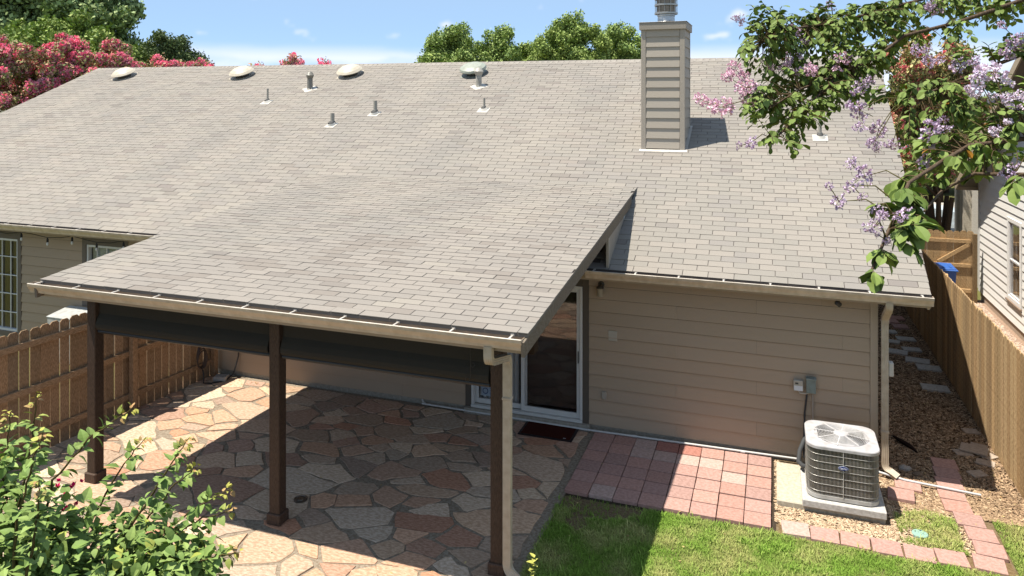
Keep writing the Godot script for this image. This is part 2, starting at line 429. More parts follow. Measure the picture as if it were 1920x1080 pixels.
func grass_and_mulch() -> void:
	rng.seed = 77
	var patchy := FastNoiseLite.new()
	patchy.seed = 5
	patchy.frequency = 0.9
	patchy.fractal_octaves = 4
	# one blade tuft: three bent blades
	var b := MB.new()
	for k in 3:
		var a := TAU * k / 3.0 + 0.4
		var d := Vector3(cos(a), 0, sin(a))
		var s := Vector3(-d.z, 0, d.x) * 0.0026
		var p := d * 0.004
		var q := p + d * 0.010 + Vector3.UP * 0.022
		var t := q + d * 0.018 + Vector3.UP * 0.012
		b.quad(p - s, p + s, q + s * 0.8, q - s * 0.8, Color.WHITE)
		b.tri(q - s * 0.8, q + s * 0.8, t, Color.WHITE)
	var tuft := b.mesh(M.blade)
	var xfs := []
	var cols := []
	for i in 160000:
		var x := rng.randf_range(-2.5, 2.9)
		var z := rng.randf_range(-10.6, -6.9)
		if z < -9.0 and x < 1.36: continue
		if z < -9.0 and x > 1.36 and x < 2.0 and patchy.get_noise_2d(x * 2.5, z * 2.5) + (z + 9.9) * 0.9 < -0.02: continue
		if z < -10.1: continue
		if x > 2.0 and x < 2.42 and z < -9.0 : continue
		if x > 0.05 and x < 2.36 and z < -8.98 and z > -9.26: continue
		var n := patchy.get_noise_2d(x * 1.6, z * 1.6)
		# bare soil in the corner between patio and pavers
		var bare := Vector2((x + 2.35) / 0.75, (z + 8.95) / 0.42).length()
		if bare + n * 0.9 < 1.0 and rng.randf() > 0.08: continue
		if x > 2.42 and z < -9.6 and rng.randf() < 0.45: continue
		var dry := clampf(patchy.get_noise_2d(x * 2.0 + 40.0, z * 2.0) * 1.0 + 0.33 + rng.randf_range(-0.28, 0.28) + (0.25 if z < -9.2 else 0.0), 0, 1)
		var c := lin(0.17, 0.285, 0.045).lerp(lin(0.37, 0.37, 0.14), dry)
		var s := rng.randf_range(0.6, 1.2) * (1.0 + n * 0.4) * (1.9 if rng.randf() < 0.03 else 1.0)
		xfs.append(Transform3D(Basis(Vector3.UP, rng.randf() * TAU).rotated(Vector3.RIGHT, rng.randf_range(-0.3, 0.3)).scaled(Vector3(s, s, s)), Vector3(x, -0.008, z)))
		cols.append(vary(c, 0.2))
	var g := scatter(self, "grass", tuft, xfs, cols)
	g.set_meta("label", "green lawn grass beside the patio and red pavers")
	g.set_meta("category", "grass")
	# bark chips
	var cb := MB.new()
	cb.box(Transform3D(), Vector3(0.034, 0.007, 0.013), Color.WHITE, 0.002)
	var chip := cb.mesh(M.chip)
	xfs = []
	cols = []
	for i in 30000:
		var x := rng.randf_range(1.3, 2.92)
		var z := -10.1 - 10.6 * pow(rng.randf(), 1.6)
		var s := rng.randf_range(0.6, 1.5)
		xfs.append(Transform3D(Basis(Vector3.UP, rng.randf() * TAU).rotated(Vector3(1, 0, 0), rng.randf_range(-0.5, 0.5)).scaled(Vector3(s, s, s)), Vector3(x, rng.randf_range(0.0, 0.012), z)))
		cols.append(vary(lin(0.20, 0.135, 0.085).lerp(lin(0.42, 0.31, 0.20), pow(rng.randf(), 2.0)), 0.35))
	for i in 15000:
		var x := rng.randf_range(0.02, 2.1)
		var z := rng.randf_range(-10.8, -9.24)
		if x < 1.3 and x > 0.1 and z < -9.62: continue
		if x > 1.36 and rng.randf() < 0.45: continue
		var s := rng.randf_range(0.5, 1.3)
		xfs.append(Transform3D(Basis(Vector3.UP, rng.randf() * TAU).rotated(Vector3(1, 0, 0), rng.randf_range(-0.5, 0.5)).scaled(Vector3(s, s, s)), Vector3(x, rng.randf_range(-0.004, 0.01), z)))
		cols.append(vary(lin(0.36, 0.25, 0.16).lerp(lin(0.5, 0.40, 0.28), rng.randf()), 0.25))
	var mu := scatter(self, "bark_mulch", chip, xfs, cols)
	mu.set_meta("label", "brown bark mulch in the side yard along the fence")
	mu.set_meta("category", "mulch")
	var pb := MB.new()
	pb.lathe(Transform3D(), [Vector2(0.011, -0.004), Vector2(0.014, 0.0), Vector2(0.009, 0.007), Vector2(0, 0.009)], 6)
	xfs = []
	cols = []
	for i in 16000:
		var s := rng.randf_range(0.6, 1.6)
		xfs.append(Transform3D(Basis(Vector3.UP, rng.randf() * TAU).scaled(Vector3(s, s, s * 0.7)), Vector3(rng.randf_range(2.98, 4.72), 0.0, -6.0 - 14.7 * sqrt(rng.randf()))))
		cols.append(vary(lin(0.46, 0.36, 0.29), 0.3, 0.05))
	var pe := scatter(self, "pea_gravel", pb.mesh(M.chip), xfs, cols)
	pe.set_meta("label", "pinkish pea gravel between the fence and the white house")
	pe.set_meta("category", "gravel")

func litter() -> void:
	rng.seed = 91
	var b := MB.new()
	b.quad(Vector3(-0.5, 0.05, 0), Vector3(0, 0.0, 0.28), Vector3(0.5, 0.12, 0), Vector3(0, 0.02, -0.28), Color.WHITE)
	var xfs := []
	var cols := []
	for i in 420:
		var p := Vector3(rng.randf_range(-9.2, 2.8), 0.03, rng.randf_range(-10.7, -6.6))
		if i < 70: p = Vector3(1.45 + rng.randf_range(-0.3, 0.22), EAVE_Y - 0.07, EAVE_Z + 0.045 + rng.randf_range(-0.03, 0.03))
		elif i < 110: p = Vector3(rng.randf_range(-8.3, -2.4), PORCH_Y - 0.10, PORCH_Z + 0.04 + rng.randf_range(-0.03, 0.02))
		elif i < 220: p = Vector3(rng.randf_range(1.4, 2.85), 0.02, rng.randf_range(-16, -10.2))
		elif rng.randf() < 0.55: p.z = -10.72 + absf(rng.randfn(0, 0.12))
		var k := rng.randf_range(0.02, 0.045)
		xfs.append(Transform3D(Basis(Vector3.UP, rng.randf() * TAU).rotated(Vector3.RIGHT, rng.randf_range(-0.3, 0.3)) * k, p))
		cols.append(vary(lin(0.30, 0.19, 0.09).lerp(lin(0.42, 0.34, 0.16), rng.randf()), 0.3))
	var o := scatter(self, "fallen_leaves", b.mesh(M.chip), xfs, cols)
	o.set_meta("label", "dry brown leaves scattered on patio, mulch and gutters")
	o.set_meta("category", "leaves")

func make_flagstones() -> void:
	rng.seed = 21
	var b := MB.new()
	b.ab(Vector3(-9.75, -0.1, -10.86), Vector3(-2.47, 0.013, -4.4), lin(0.31, 0.275, 0.225))
	var patio := structure("flagstone_patio", b, M.mortar)
	# seeds of the stones, kept apart, with room for large and small ones
	var sites := []
	var tries := 0
	while sites.size() < 285 and tries < 14000:
		tries += 1
		var p := Vector2(rng.randf_range(-9.75, -2.52), rng.randf_range(-10.75, -4.6))
		var want := 0.19 + 0.44 * pow(rng.randf(), 1.7)
		var ok := true
		for s in sites:
			var d: Vector2 = (p - s[0]) * Vector2(0.78, 1.25)
			if d.length() < (want + s[1]) * 0.5:
				ok = false
				break
		if ok: sites.append([p, want])
	var cols := [lin(0.565, 0.391, 0.286), lin(0.620, 0.473, 0.356), lin(0.492, 0.382, 0.290), lin(0.657, 0.545, 0.427), lin(0.529, 0.309, 0.215), lin(0.456, 0.345, 0.268), lin(0.584, 0.400, 0.290), lin(0.602, 0.491, 0.383), lin(0.501, 0.336, 0.255)]
	var rough := FastNoiseLite.new()
	rough.frequency = 3.0
	for s in sites:
		var poly := PackedVector2Array([Vector2(-9.75, -10.78), Vector2(-2.60, -10.78), Vector2(-2.60, -4.5), Vector2(-9.75, -4.5)])
		for o in sites:
			if o == s or s[0].distance_to(o[0]) > 1.9: continue
			var mid_: Vector2 = (o[0] + s[0]) * 0.5
			var dir: Vector2 = ((o[0] - s[0]) * Vector2(0.66, 1.45)).rotated(rough.get_noise_2d(mid_.x * 0.9, mid_.y * 0.9) * 0.9)
			var k: float = 0.5 + 0.5 * (s[1] - o[1]) / (s[1] + o[1])
			var at: Vector2 = s[0].lerp(o[0], clampf(k, 0.25, 0.75))
			var nn := PackedVector2Array()
			for i in poly.size():
				var p := poly[i]
				var q := poly[(i + 1) % poly.size()]
				var dp := (p - at).dot(dir)
				var dq := (q - at).dot(dir)
				if dp <= 0.0: nn.append(p)
				if dp * dq < 0.0: nn.append(p.lerp(q, dp / (dp - dq)))
			poly = nn
			if poly.size() < 3: break
		if poly.size() < 3: continue
		var shr := Geometry2D.offset_polygon(poly, -rng.randf_range(0.008, 0.024), Geometry2D.JOIN_MITER)
		if shr.is_empty(): continue
		var edge := PackedVector2Array()
		for i in shr[0].size():           # chipped, uneven outline
			var p := shr[0][i]
			var q := shr[0][(i + 1) % shr[0].size()]
			var n := clampi(int(p.distance_to(q) / 0.13), 1, 5)
			for k in n:
				var r := p.lerp(q, (k + rng.randf_range(0.0, 0.3) * (1.0 if k else 0.0)) / float(n))
				edge.append(r + Vector2(rough.get_noise_2d(r.x * 3, r.y * 3), rough.get_noise_2d(r.y * 3 + 9, r.x * 3)) * 0.06)
		if edge.size() < 3: continue
		var mb := MB.new()
		var c: Color = vary(cols[rng.randi() % cols.size()], 0.14, 0.05)
		mb.slab(edge if not Geometry2D.triangulate_polygon(edge).is_empty() else shr[0], -0.02, 0.019 + rng.randf() * 0.011, 0.005, c, 0.0015, rng)
		if mb.v.size() > 0: part(patio, "flagstone", mb, M.flagstone)

func slab_mesh(sx: float, sy: float, sz: float, col: Color, m: Material, bevel := 0.003) -> ArrayMesh:
	var b := MB.new()
	b.box(Transform3D(Basis(), Vector3(0, sy * 0.5, 0)), Vector3(sx, sy, sz), col, bevel)
	return b.mesh(m)

func make_pavers() -> void:
	rng.seed = 31
	var kinds := []
	for k in 6: kinds.append(slab_mesh(0.2985, 0.045, 0.2735, vary(lin(0.44, 0.275, 0.24), 0.09, 0.04), M.paver))
	var worn := slab_mesh(0.2985, 0.045, 0.2735, lin(0.51, 0.375, 0.33), M.paver)
	var deep := slab_mesh(0.2985, 0.045, 0.2735, lin(0.40, 0.19, 0.155), M.paver)
	var pat := structure("paver_patio", sheet(-2.46, 0.03, -10.86, -9.0, -0.006, lin(0.07, 0.055, 0.045)), M.soil)
	for i in 8:
		for j in 6:
			var x := -2.335 + 0.3085 * i
			var z := -10.655 + 0.2935 * j
			var m: Mesh = kinds[rng.randi() % 6]
			if [i, j] in [[2, 0], [2, 1], [3, 1], [4, 1], [5, 1], [6, 2], [1, 5]]: m = worn
			if [i, j] in [[3, 0], [4, 0]]: m = deep
			put(pat, "paver", m, Transform3D(Basis(Vector3.UP, rng.randf_range(-0.015, 0.015)).rotated(Vector3.RIGHT, rng.randf_range(-0.008, 0.008)), Vector3(x + rng.randf_range(-0.002, 0.002), rng.randf_range(-0.012, -0.004), z)))
	var path := structure("paver_path", sheet(0.06, 2.4, -9.27, -8.99, -0.005, lin(0.2, 0.15, 0.09)), M.soil)
	var row := [[0.24, -9.14, 0.06], [0.55, -9.12, 0.0], [0.865, -9.12, -0.05], [1.18, -9.1, 0.0], [1.50, -9.09, -0.03], [1.815, -9.12, 0.03], [2.17, -9.13, -0.1], [2.24, -9.42, -0.05], [2.225, -9.71, 0.0], [2.17, -10.0, -0.02], [2.10, -10.28, 0.0], [2.10, -10.575, -0.03], [2.13, -10.865, 0.02], [2.16, -11.15, 0.02], [2.184, -11.43, 0.0]]
	for r in row: put(path, "paver", worn if r[0] == 0.24 else kinds[rng.randi() % 6], Transform3D(Basis(Vector3.UP, r[2]), Vector3(r[0], -0.012, r[1])))
	# loose slabs lying about in the side yard
	var greys := []
	for k in 3: greys.append(slab_mesh(0.3, 0.035, 0.2, vary(lin(0.46, 0.45, 0.42), 0.08), M.concrete))
	var tans := [slab_mesh(0.26, 0.022, 0.2, lin(0.40, 0.34, 0.28), M.concrete)]
	var spots := [["grey stepping slab farthest along the fence side of the mulch", 2.66, -17.04, 0.1, 1.15], ["far grey stepping slab half hidden behind the downspout", 2.40, -17.46, 0.1, 1.0], ["second far grey slab beside the house corner downspout", 2.36, -16.78, -0.25, 1.0], ["grey stepping slab in mulch, second along the fence from the far end", 2.66, -16.37, 0.1, 1.1], ["large cracked grey slab in mulch nearest the house wall", 2.36, -16.13, -0.2, 1.3], ["rough grey slab overlapping its neighbour beside the fence", 2.66, -15.72, -0.15, 1.35], ["smooth grey slab touching the rough one by the fence", 2.78, -15.36, 0.0, 1.3], ["lone pale slab on bare mulch in mid side yard", 2.70, -14.34, 0.0, 1.4]]
	for s in spots:
		var t := thing("stepping_slab", s[0], "stepping stone", Vector3(s[1] - 0.1, 0.0, s[2]), "grey stepping slabs in the side yard")
		var o := put(t, "slab", greys[rng.randi() % 3], Transform3D(Basis(Vector3.UP, s[3]).scaled(Vector3(s[4], 1, s[4])), Vector3.ZERO))
	var loose := [["small tan slab lying alone against the fence foot", 2.77, -12.69, 0.2, 0.8, 0.0], ["largest tan slab of the leaning pile by the fence", 2.66, -11.99, -0.3, 1.3, 0.03], ["tan slab sticking out left of the pile", 2.50, -11.89, 0.2, 0.85, 0.0], ["narrow tan slab at the back of the pile", 2.76, -12.18, -0.3, 0.8, 0.0], ["tan slab under the right side of the pile", 2.78, -11.93, -0.9, 1.0, 0.0], ["tan slab in front of the pile by the fence", 2.72, -11.66, -0.3, 0.85, 0.0], ["lone pale slab in thin grass near the red path", 2.54, -11.29, 0.5, 0.8, 0.0]]
	for s in loose:
		var t := thing("broken_slab", s[0], "paving slab", Vector3(s[1], s[5], s[2]), "loose tan slabs beside the fence")
		put(t, "slab", tans[0], Transform3D(Basis(Vector3.UP, s[3]).scaled(Vector3(s[4], 1, s[4])), Vector3.ZERO))
	var reds := [["red paver farthest up the shaded side yard", 2.60, -18.55, 0.1], ["red paver nearest the grey slabs in the side yard", 2.58, -17.9, 0.1], ["red paver between the other two in the side yard", 2.44, -18.24, 0.15], ["tilted red paver lying beside the pad of the cooling unit", 1.5, -10.33, -0.12], ["red paver in shade under the white pipe", 1.62, -10.63, -0.08]]
	for s in reds:
		var t := thing("loose_paver", s[0], "paver", Vector3(s[1], 0.0, s[2]), "loose red pavers")
		put(t, "slab", kinds[rng.randi() % 6], Transform3D(Basis(Vector3.UP, s[3]) * Basis(Vector3.BACK, 0.04 if s[1] == 1.5 else 0.0), Vector3(0, 0.008 if s[1] == 1.5 else 0.0, 0)))
	for i in 6:
		put(get_node("gravel_strip"), "paver", slab_mesh(0.29, 0.03, 0.29, lin(0.52, 0.50, 0.45), M.concrete), Transform3D(Basis(), Vector3(4.05 + 0.3 * (i % 2), -0.004, -20.2 + 0.31 * int(i / 2))))
	var cover := thing("utility_cover", "round pale green plastic lid set in the grass", "cover", Vector3(1.575, 0.0, -9.52))
	var b := MB.new()
	b.lathe(Transform3D(), [Vector2(0.085, -0.02), Vector2(0.085, 0.018), Vector2(0.081, 0.024), Vector2(0.07, 0.026), Vector2(0.0, 0.027)], 32, lin(0.30, 0.48, 0.41))
	part(cover, "lid", b, M.plastic)
	b = MB.new()
	b.lathe(Transform3D(Basis(), Vector3(0.012, 0.0272, -0.055)), [Vector2(0.011, 0.0), Vector2(0.0, 0.0015)], 12, lin(0.02, 0.03, 0.03))
	part(cover, "finger_hole", b, M.rubber)
	var drain := thing("patio_drain", "small round drain cap in the flagstones by the middle post", "drain", Vector3(-5.5, 0.024, -7.78))
	b = MB.new()
	b.lathe(Transform3D(), [Vector2(0.085, 0.0), Vector2(0.085, 0.012), Vector2(0.07, 0.014), Vector2(0.066, 0.008), Vector2(0.045, 0.008), Vector2(0.042, 0.014), Vector2(0.0, 0.014)], 24, lin(0.20, 0.18, 0.15))
	part(drain, "ring", b, M.steel)
	# bits in the mulch
	var st := thing("fallen_branch", "dark rotten branch lying on the mulch", "branch", Vector3(1.78, 0.02, -11.88))
	b = MB.new()
	b.tube([Vector3(-0.12, 0.0, -0.24), Vector3(-0.04, 0.02, -0.05), Vector3(0.05, 0.02, 0.08), Vector3(0.12, 0.0, 0.22)], [0.015, 0.03, 0.028, 0.012], 7, lin(0.05, 0.035, 0.03))
	part(st, "wood", b, M.bark)
	for k in [["angular pale rock on mulch beside the downspout outlet", 1.66, -11.12, 0.08, lin(0.42, 0.43, 0.42)], ["rounded brown rock beside the pale one", 1.80, -11.0, 0.07, lin(0.20, 0.165, 0.13)], ["half buried brown stone behind the rounded rock", 1.77, -11.22, 0.05, lin(0.24, 0.19, 0.14)]]:
		var r := thing("rock", k[0], "rock", Vector3(k[1], 0.0, k[2]), "rocks by the downspout")
		b = MB.new()
		var poly := PackedVector2Array()
		for i in 7: poly.append(Vector2(cos(TAU * i / 7), sin(TAU * i / 7) * 0.7) * k[3] * rng.randf_range(0.8, 1.2))
		b.slab(poly, -0.01, k[3] * 0.7, 0.03, k[4], 0.012, rng)
		part(r, "stone", b, M.mortar)

# ---------------------------------------------------------------- house
const SIDING := Color(0.43, 0.335, 0.24)
const TRIM := Color(0.44, 0.355, 0.265)
const GUTTER := Color(0.55, 0.45, 0.335)
const X_WAYS := Basis(Vector3(0, 0, 1), Vector3(0, 1, 0), Vector3(-1, 0, 0))   # profile x towards the yard, drawn out along world x

func roof_right(z: float) -> float:
	return 1.87 + 0.045 * (EAVE_Z - z)

func board(b: MB, o: Vector3, u: Vector3, nrm: Vector3, u0: float, u1: float, y0: float, y1: float, col: Color) -> void:
	var P := func(a: float, y: float, out: float) -> Vector3: return o + u * a + Vector3.UP * y + nrm * out
	b.out_quad(P.call(u0, y0, 0.025), P.call(u1, y0, 0.025), P.call(u1, y1, 0.006), P.call(u0, y1, 0.006), nrm, col)
	b.out_quad(P.call(u0, y0, 0.025), P.call(u1, y0, 0.025), P.call(u1, y0, 0.0), P.call(u0, y0, 0.0), Vector3.DOWN, col)
	b.out_quad(P.call(u0, y0, 0.0), P.call(u0, y0, 0.025), P.call(u0, y1, 0.006), P.call(u0, y1, 0.0), -u, col)
	b.out_quad(P.call(u1, y0, 0.0), P.call(u1, y0, 0.025), P.call(u1, y1, 0.006), P.call(u1, y1, 0.0), u, col)

func siding(parent: Node3D, o: Vector3, u: Vector3, nrm: Vector3, u0: float, u1: float, y0: float, rows: int, exposure: float, col: Color, holes: Array, piece := 3.66, top = null, joint := 0.009) -> void:
	for r in rows:
		var y := y0 + r * exposure
		var spans := [[u0, u1]]
		for h in holes:
			if y + exposure * 0.5 > h[2] and y + exposure * 0.5 < h[3]:
				var cut := []
				for s in spans:
					if h[0] > s[0]: cut.append([s[0], minf(s[1], h[0])])
					if h[1] < s[1]: cut.append([maxf(s[0], h[1]), s[1]])
				spans = cut
		for s in spans:
			var a: float = s[0]
			var stop := a + piece * (0.35 + 0.3 * (r % 3))
			while a < s[1] - 0.02:
				var e: float = minf(stop, s[1])
				if s[1] - e < 0.3: e = s[1]
				var ok := true
				if top != null:
					var lim: Vector2 = top.call(y + exposure)
					if lim.y <= lim.x: ok = false
					var aa := clampf(a, lim.x, lim.y)
					var ee := clampf(e, lim.x, lim.y)
					if ok and ee - aa > 0.05:
						var bb := MB.new()
						board(bb, o, u, nrm, aa, ee - 0.002, y, y + exposure - joint, vary(col, 0.025, 0.01))
						part(parent, "siding_board", bb, M.siding)
				else:
					var b := MB.new()
					board(b, o, u, nrm, a, e - 0.002, y, y + exposure - joint, vary(col, 0.025, 0.01))
					part(parent, "siding_board", b, M.siding)
				a = e
				stop = e + piece

func wall_with_holes(b: MB, x0: float, x1: float, y0: float, y1: float, za: float, zb: float, holes: Array, col: Color) -> void:
	var x := x0
	for h in holes:       # sorted by x
		b.ab(Vector3(x, y0, za), Vector3(h[0], y1, zb), col)
		if h[2] > y0: b.ab(Vector3(h[0], y0, za), Vector3(h[1], h[2], zb), col)
		b.ab(Vector3(h[0], h[3], za), Vector3(h[1], y1, zb), col)
		x = h[1]
	b.ab(Vector3(x, y0, za), Vector3(x1, y1, zb), col)

func shingle_mesh(w: float, e: float, col: Color) -> MB:
	var b := MB.new()
	var h := w * 0.5
	var z0 := -e * 0.5 - 0.02
	var z1 := e * 0.5
	b.out_quad(Vector3(-h, 0.0085, z1), Vector3(h, 0.0085, z1), Vector3(h, 0.003, z0), Vector3(-h, 0.003, z0), Vector3.UP, col)
	b.out_quad(Vector3(-h, 0.0, z1), Vector3(h, 0.0, z1), Vector3(h, 0.0085, z1), Vector3(-h, 0.0085, z1), Vector3.BACK, col)
	for s in [-1.0, 1.0]: b.out_quad(Vector3(h * s, 0.0, z1), Vector3(h * s, 0.0085, z1), Vector3(h * s, 0.003, z0), Vector3(h * s, 0.0, z0), Vector3.RIGHT * s, col)
	return b

func lay_shingles(roof: Node3D, ze: float, ye: float, pitch: float, z_top: float, left: Callable, right: Callable, skip: Callable, seed_: int) -> void:
	rng.seed = seed_
	var blot := FastNoiseLite.new()
	blot.seed = seed_
	blot.frequency = 0.35
	blot.fractal_octaves = 3
	var ln := sqrt(1.0 + pitch * pitch)
	var up := Vector3(0, pitch, -1.0) / ln
	var nrm := Vector3(0, 1.0, pitch) / ln
	var basis_ := Basis(Vector3.RIGHT, nrm, -up)
	var e := 0.1305
	var tab := 0.345
	var rows := int((ze - z_top) * ln / e) + 1
	var all := []
	for r in rows:
		var s := (r + 0.5) * e
		var z := ze - s / ln
		var x0: float = left.call(z)
		var x1: float = right.call(z)
		var x := x0 - tab + fposmod(r * 0.47 * tab + (0.06 if int(r / 7) % 2 else 0.0), tab)
		var drift := rng.randf_range(-0.012, 0.012)
		while x < x1:
			var a := maxf(x + drift, x0)
			var b := minf(x + tab + drift, x1)
			x += tab
			if b - a < 0.05: continue
			var mid := (a + b) * 0.5
			if skip.call(mid, z): continue
			var t := blot.get_noise_2d(mid * 1.6, z * 0.5) * 0.8 + rng.randf_range(-0.3, 0.3)
			var c := lin(0.330, 0.307, 0.276)
			if rng.randf() < 0.14: c = lin(0.308, 0.283, 0.254)
			if rng.randf() < 0.03: c = lin(0.28, 0.255, 0.232)
			c = Color(c.r * (1.0 + t * 0.16), c.g * (1.0 + t * 0.14), c.b * (1.0 + t * 0.11))
			all.append([Vector3(mid, ye + s * pitch / ln, z), b - a, c])
	all.sort_custom(func(p, q): return p[0].distance_squared_to(Vector3(0, 5, 0)) < q[0].distance_squared_to(Vector3(0, 5, 0)))
	var kinds := {}
	var rest := MB.new()
	var n := 0
	for q in all:
		var xf := Transform3D(basis_.rotated(nrm, rng.randf_range(-0.006, 0.006)), q[0] + nrm * (0.004 * pow(rng.randf(), 3.0)))
		if n < 300 and q[1] > tab - 0.02:
			var c: Color = q[2]
			var key := int(c.r * 45.0)
			if not kinds.has(key): kinds[key] = shingle_mesh(tab - 0.0085, e, c).mesh(M.shingle)
			put(roof, "shingle", kinds[key], xf)
			n += 1
			continue
		var sm := shingle_mesh(q[1] - 0.0085, e, q[2])
		for i in sm.v.size():
			rest.v.append(xf * sm.v[i])
			rest.n.append(xf.basis * sm.n[i])
			rest.c.append(sm.c[i])
	var o := part(roof, "shingle_field", rest, M.shingle)
	o.set_meta("kind", "stuff")

func gutter(parent: Node3D, x0: float, x1: float, y: float, z: float, label := "") -> Node3D:
	var g := group_part(parent, "gutter", Vector3.ZERO, label)
	var xf := Transform3D(X_WAYS, Vector3(0, y, z))
	var b := MB.new()
	var out := [Vector2(0, 0.0), Vector2(0, -0.115), Vector2(0.078, -0.115), Vector2(0.086, -0.085), Vector2(0.104, -0.055), Vector2(0.116, -0.035), Vector2(0.12, 0.0)]
	b.ext(out, xf, -x1, -x0, GUTTER, false)
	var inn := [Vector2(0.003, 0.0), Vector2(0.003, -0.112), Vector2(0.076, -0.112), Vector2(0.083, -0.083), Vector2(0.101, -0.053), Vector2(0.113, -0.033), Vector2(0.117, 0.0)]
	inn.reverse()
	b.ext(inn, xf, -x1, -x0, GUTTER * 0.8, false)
	for x in [x0, x1]:
		var cap := out.duplicate()
		b.ext(cap, Transform3D(X_WAYS, Vector3(x, y, z)), -0.0015, 0.0015, GUTTER)
	part(g, "trough", b, M.metal_paint)
	b = MB.new()
	b.ab(Vector3(x0, y - 0.008, z + 0.105), Vector3(x1, y + 0.003, z + 0.122), Color(0.56, 0.51, 0.44), 0.003)
	part(g, "lip", b, M.metal_paint)
	var hb := MB.new()
	hb.ab(Vector3(-0.011, -0.006, 0.0), Vector3(0.011, 0.004, 0.112), lin(0.50, 0.48, 0.45), 0.002)
	hb.ab(Vector3(-0.02, -0.012, 0.0), Vector3(0.02, 0.016, 0.02), lin(0.42, 0.40, 0.37), 0.003)
	var hm := hb.mesh(M.metal_paint)
	var n := int((x1 - x0) / 0.62)
	for i in n + 1: put(g, "hanger", hm, Transform3D(Basis(), Vector3(x0 + 0.12 + (x1 - x0 - 0.24) * i / n, y + 0.004, z)))
	return g

func downspout(parent: Node3D, pts: Array, side: Vector3, bend := []) -> void:
	# ribbed rectangular pipe, rounded where it turns
	var path := []
	for i in pts.size():
		var p: Vector3 = pts[i]
		if i == 0 or i == pts.size() - 1:
			path.append(p)
			continue
		var a: Vector3 = p + (pts[i - 1] - p).normalized() * minf(0.07, p.distance_to(pts[i - 1]) * 0.45)
		var c: Vector3 = p + (pts[i + 1] - p).normalized() * minf(0.07, p.distance_to(pts[i + 1]) * 0.45)
		for k in 6:
			var t := k / 5.0
			path.append(a.lerp(p, t).lerp(p.lerp(c, t), t))
	var prof := []
	var hx := 0.042
	var hy := 0.032
	for k in 8: prof.append(Vector2(-hx + hx * 2 * k / 8.0, -hy + (0.004 if k % 2 else 0.0)))
	for k in 6: prof.append(Vector2(hx - (0.004 if k % 2 else 0.0), -hy + hy * 2 * k / 6.0))
	for k in 8: prof.append(Vector2(hx - hx * 2 * k / 8.0, hy - (0.004 if k % 2 else 0.0)))
	for k in 6: prof.append(Vector2(-hx + (0.004 if k % 2 else 0.0), hy - hy * 2 * k / 6.0))
	var d := group_part(parent, "downspout")
	var b := MB.new()
	b.sweep(prof, path, side, Color(0.46, 0.40, 0.315))
	part(d, "pipe", b, M.metal_paint)
	b = MB.new()
	for p in bend:
		b.box(Transform3D(Basis(), p), Vector3(0.098, 0.03, 0.078), Color(0.45, 0.39, 0.31), 0.004)
	if bend: part(d, "strap", b, M.metal_paint)

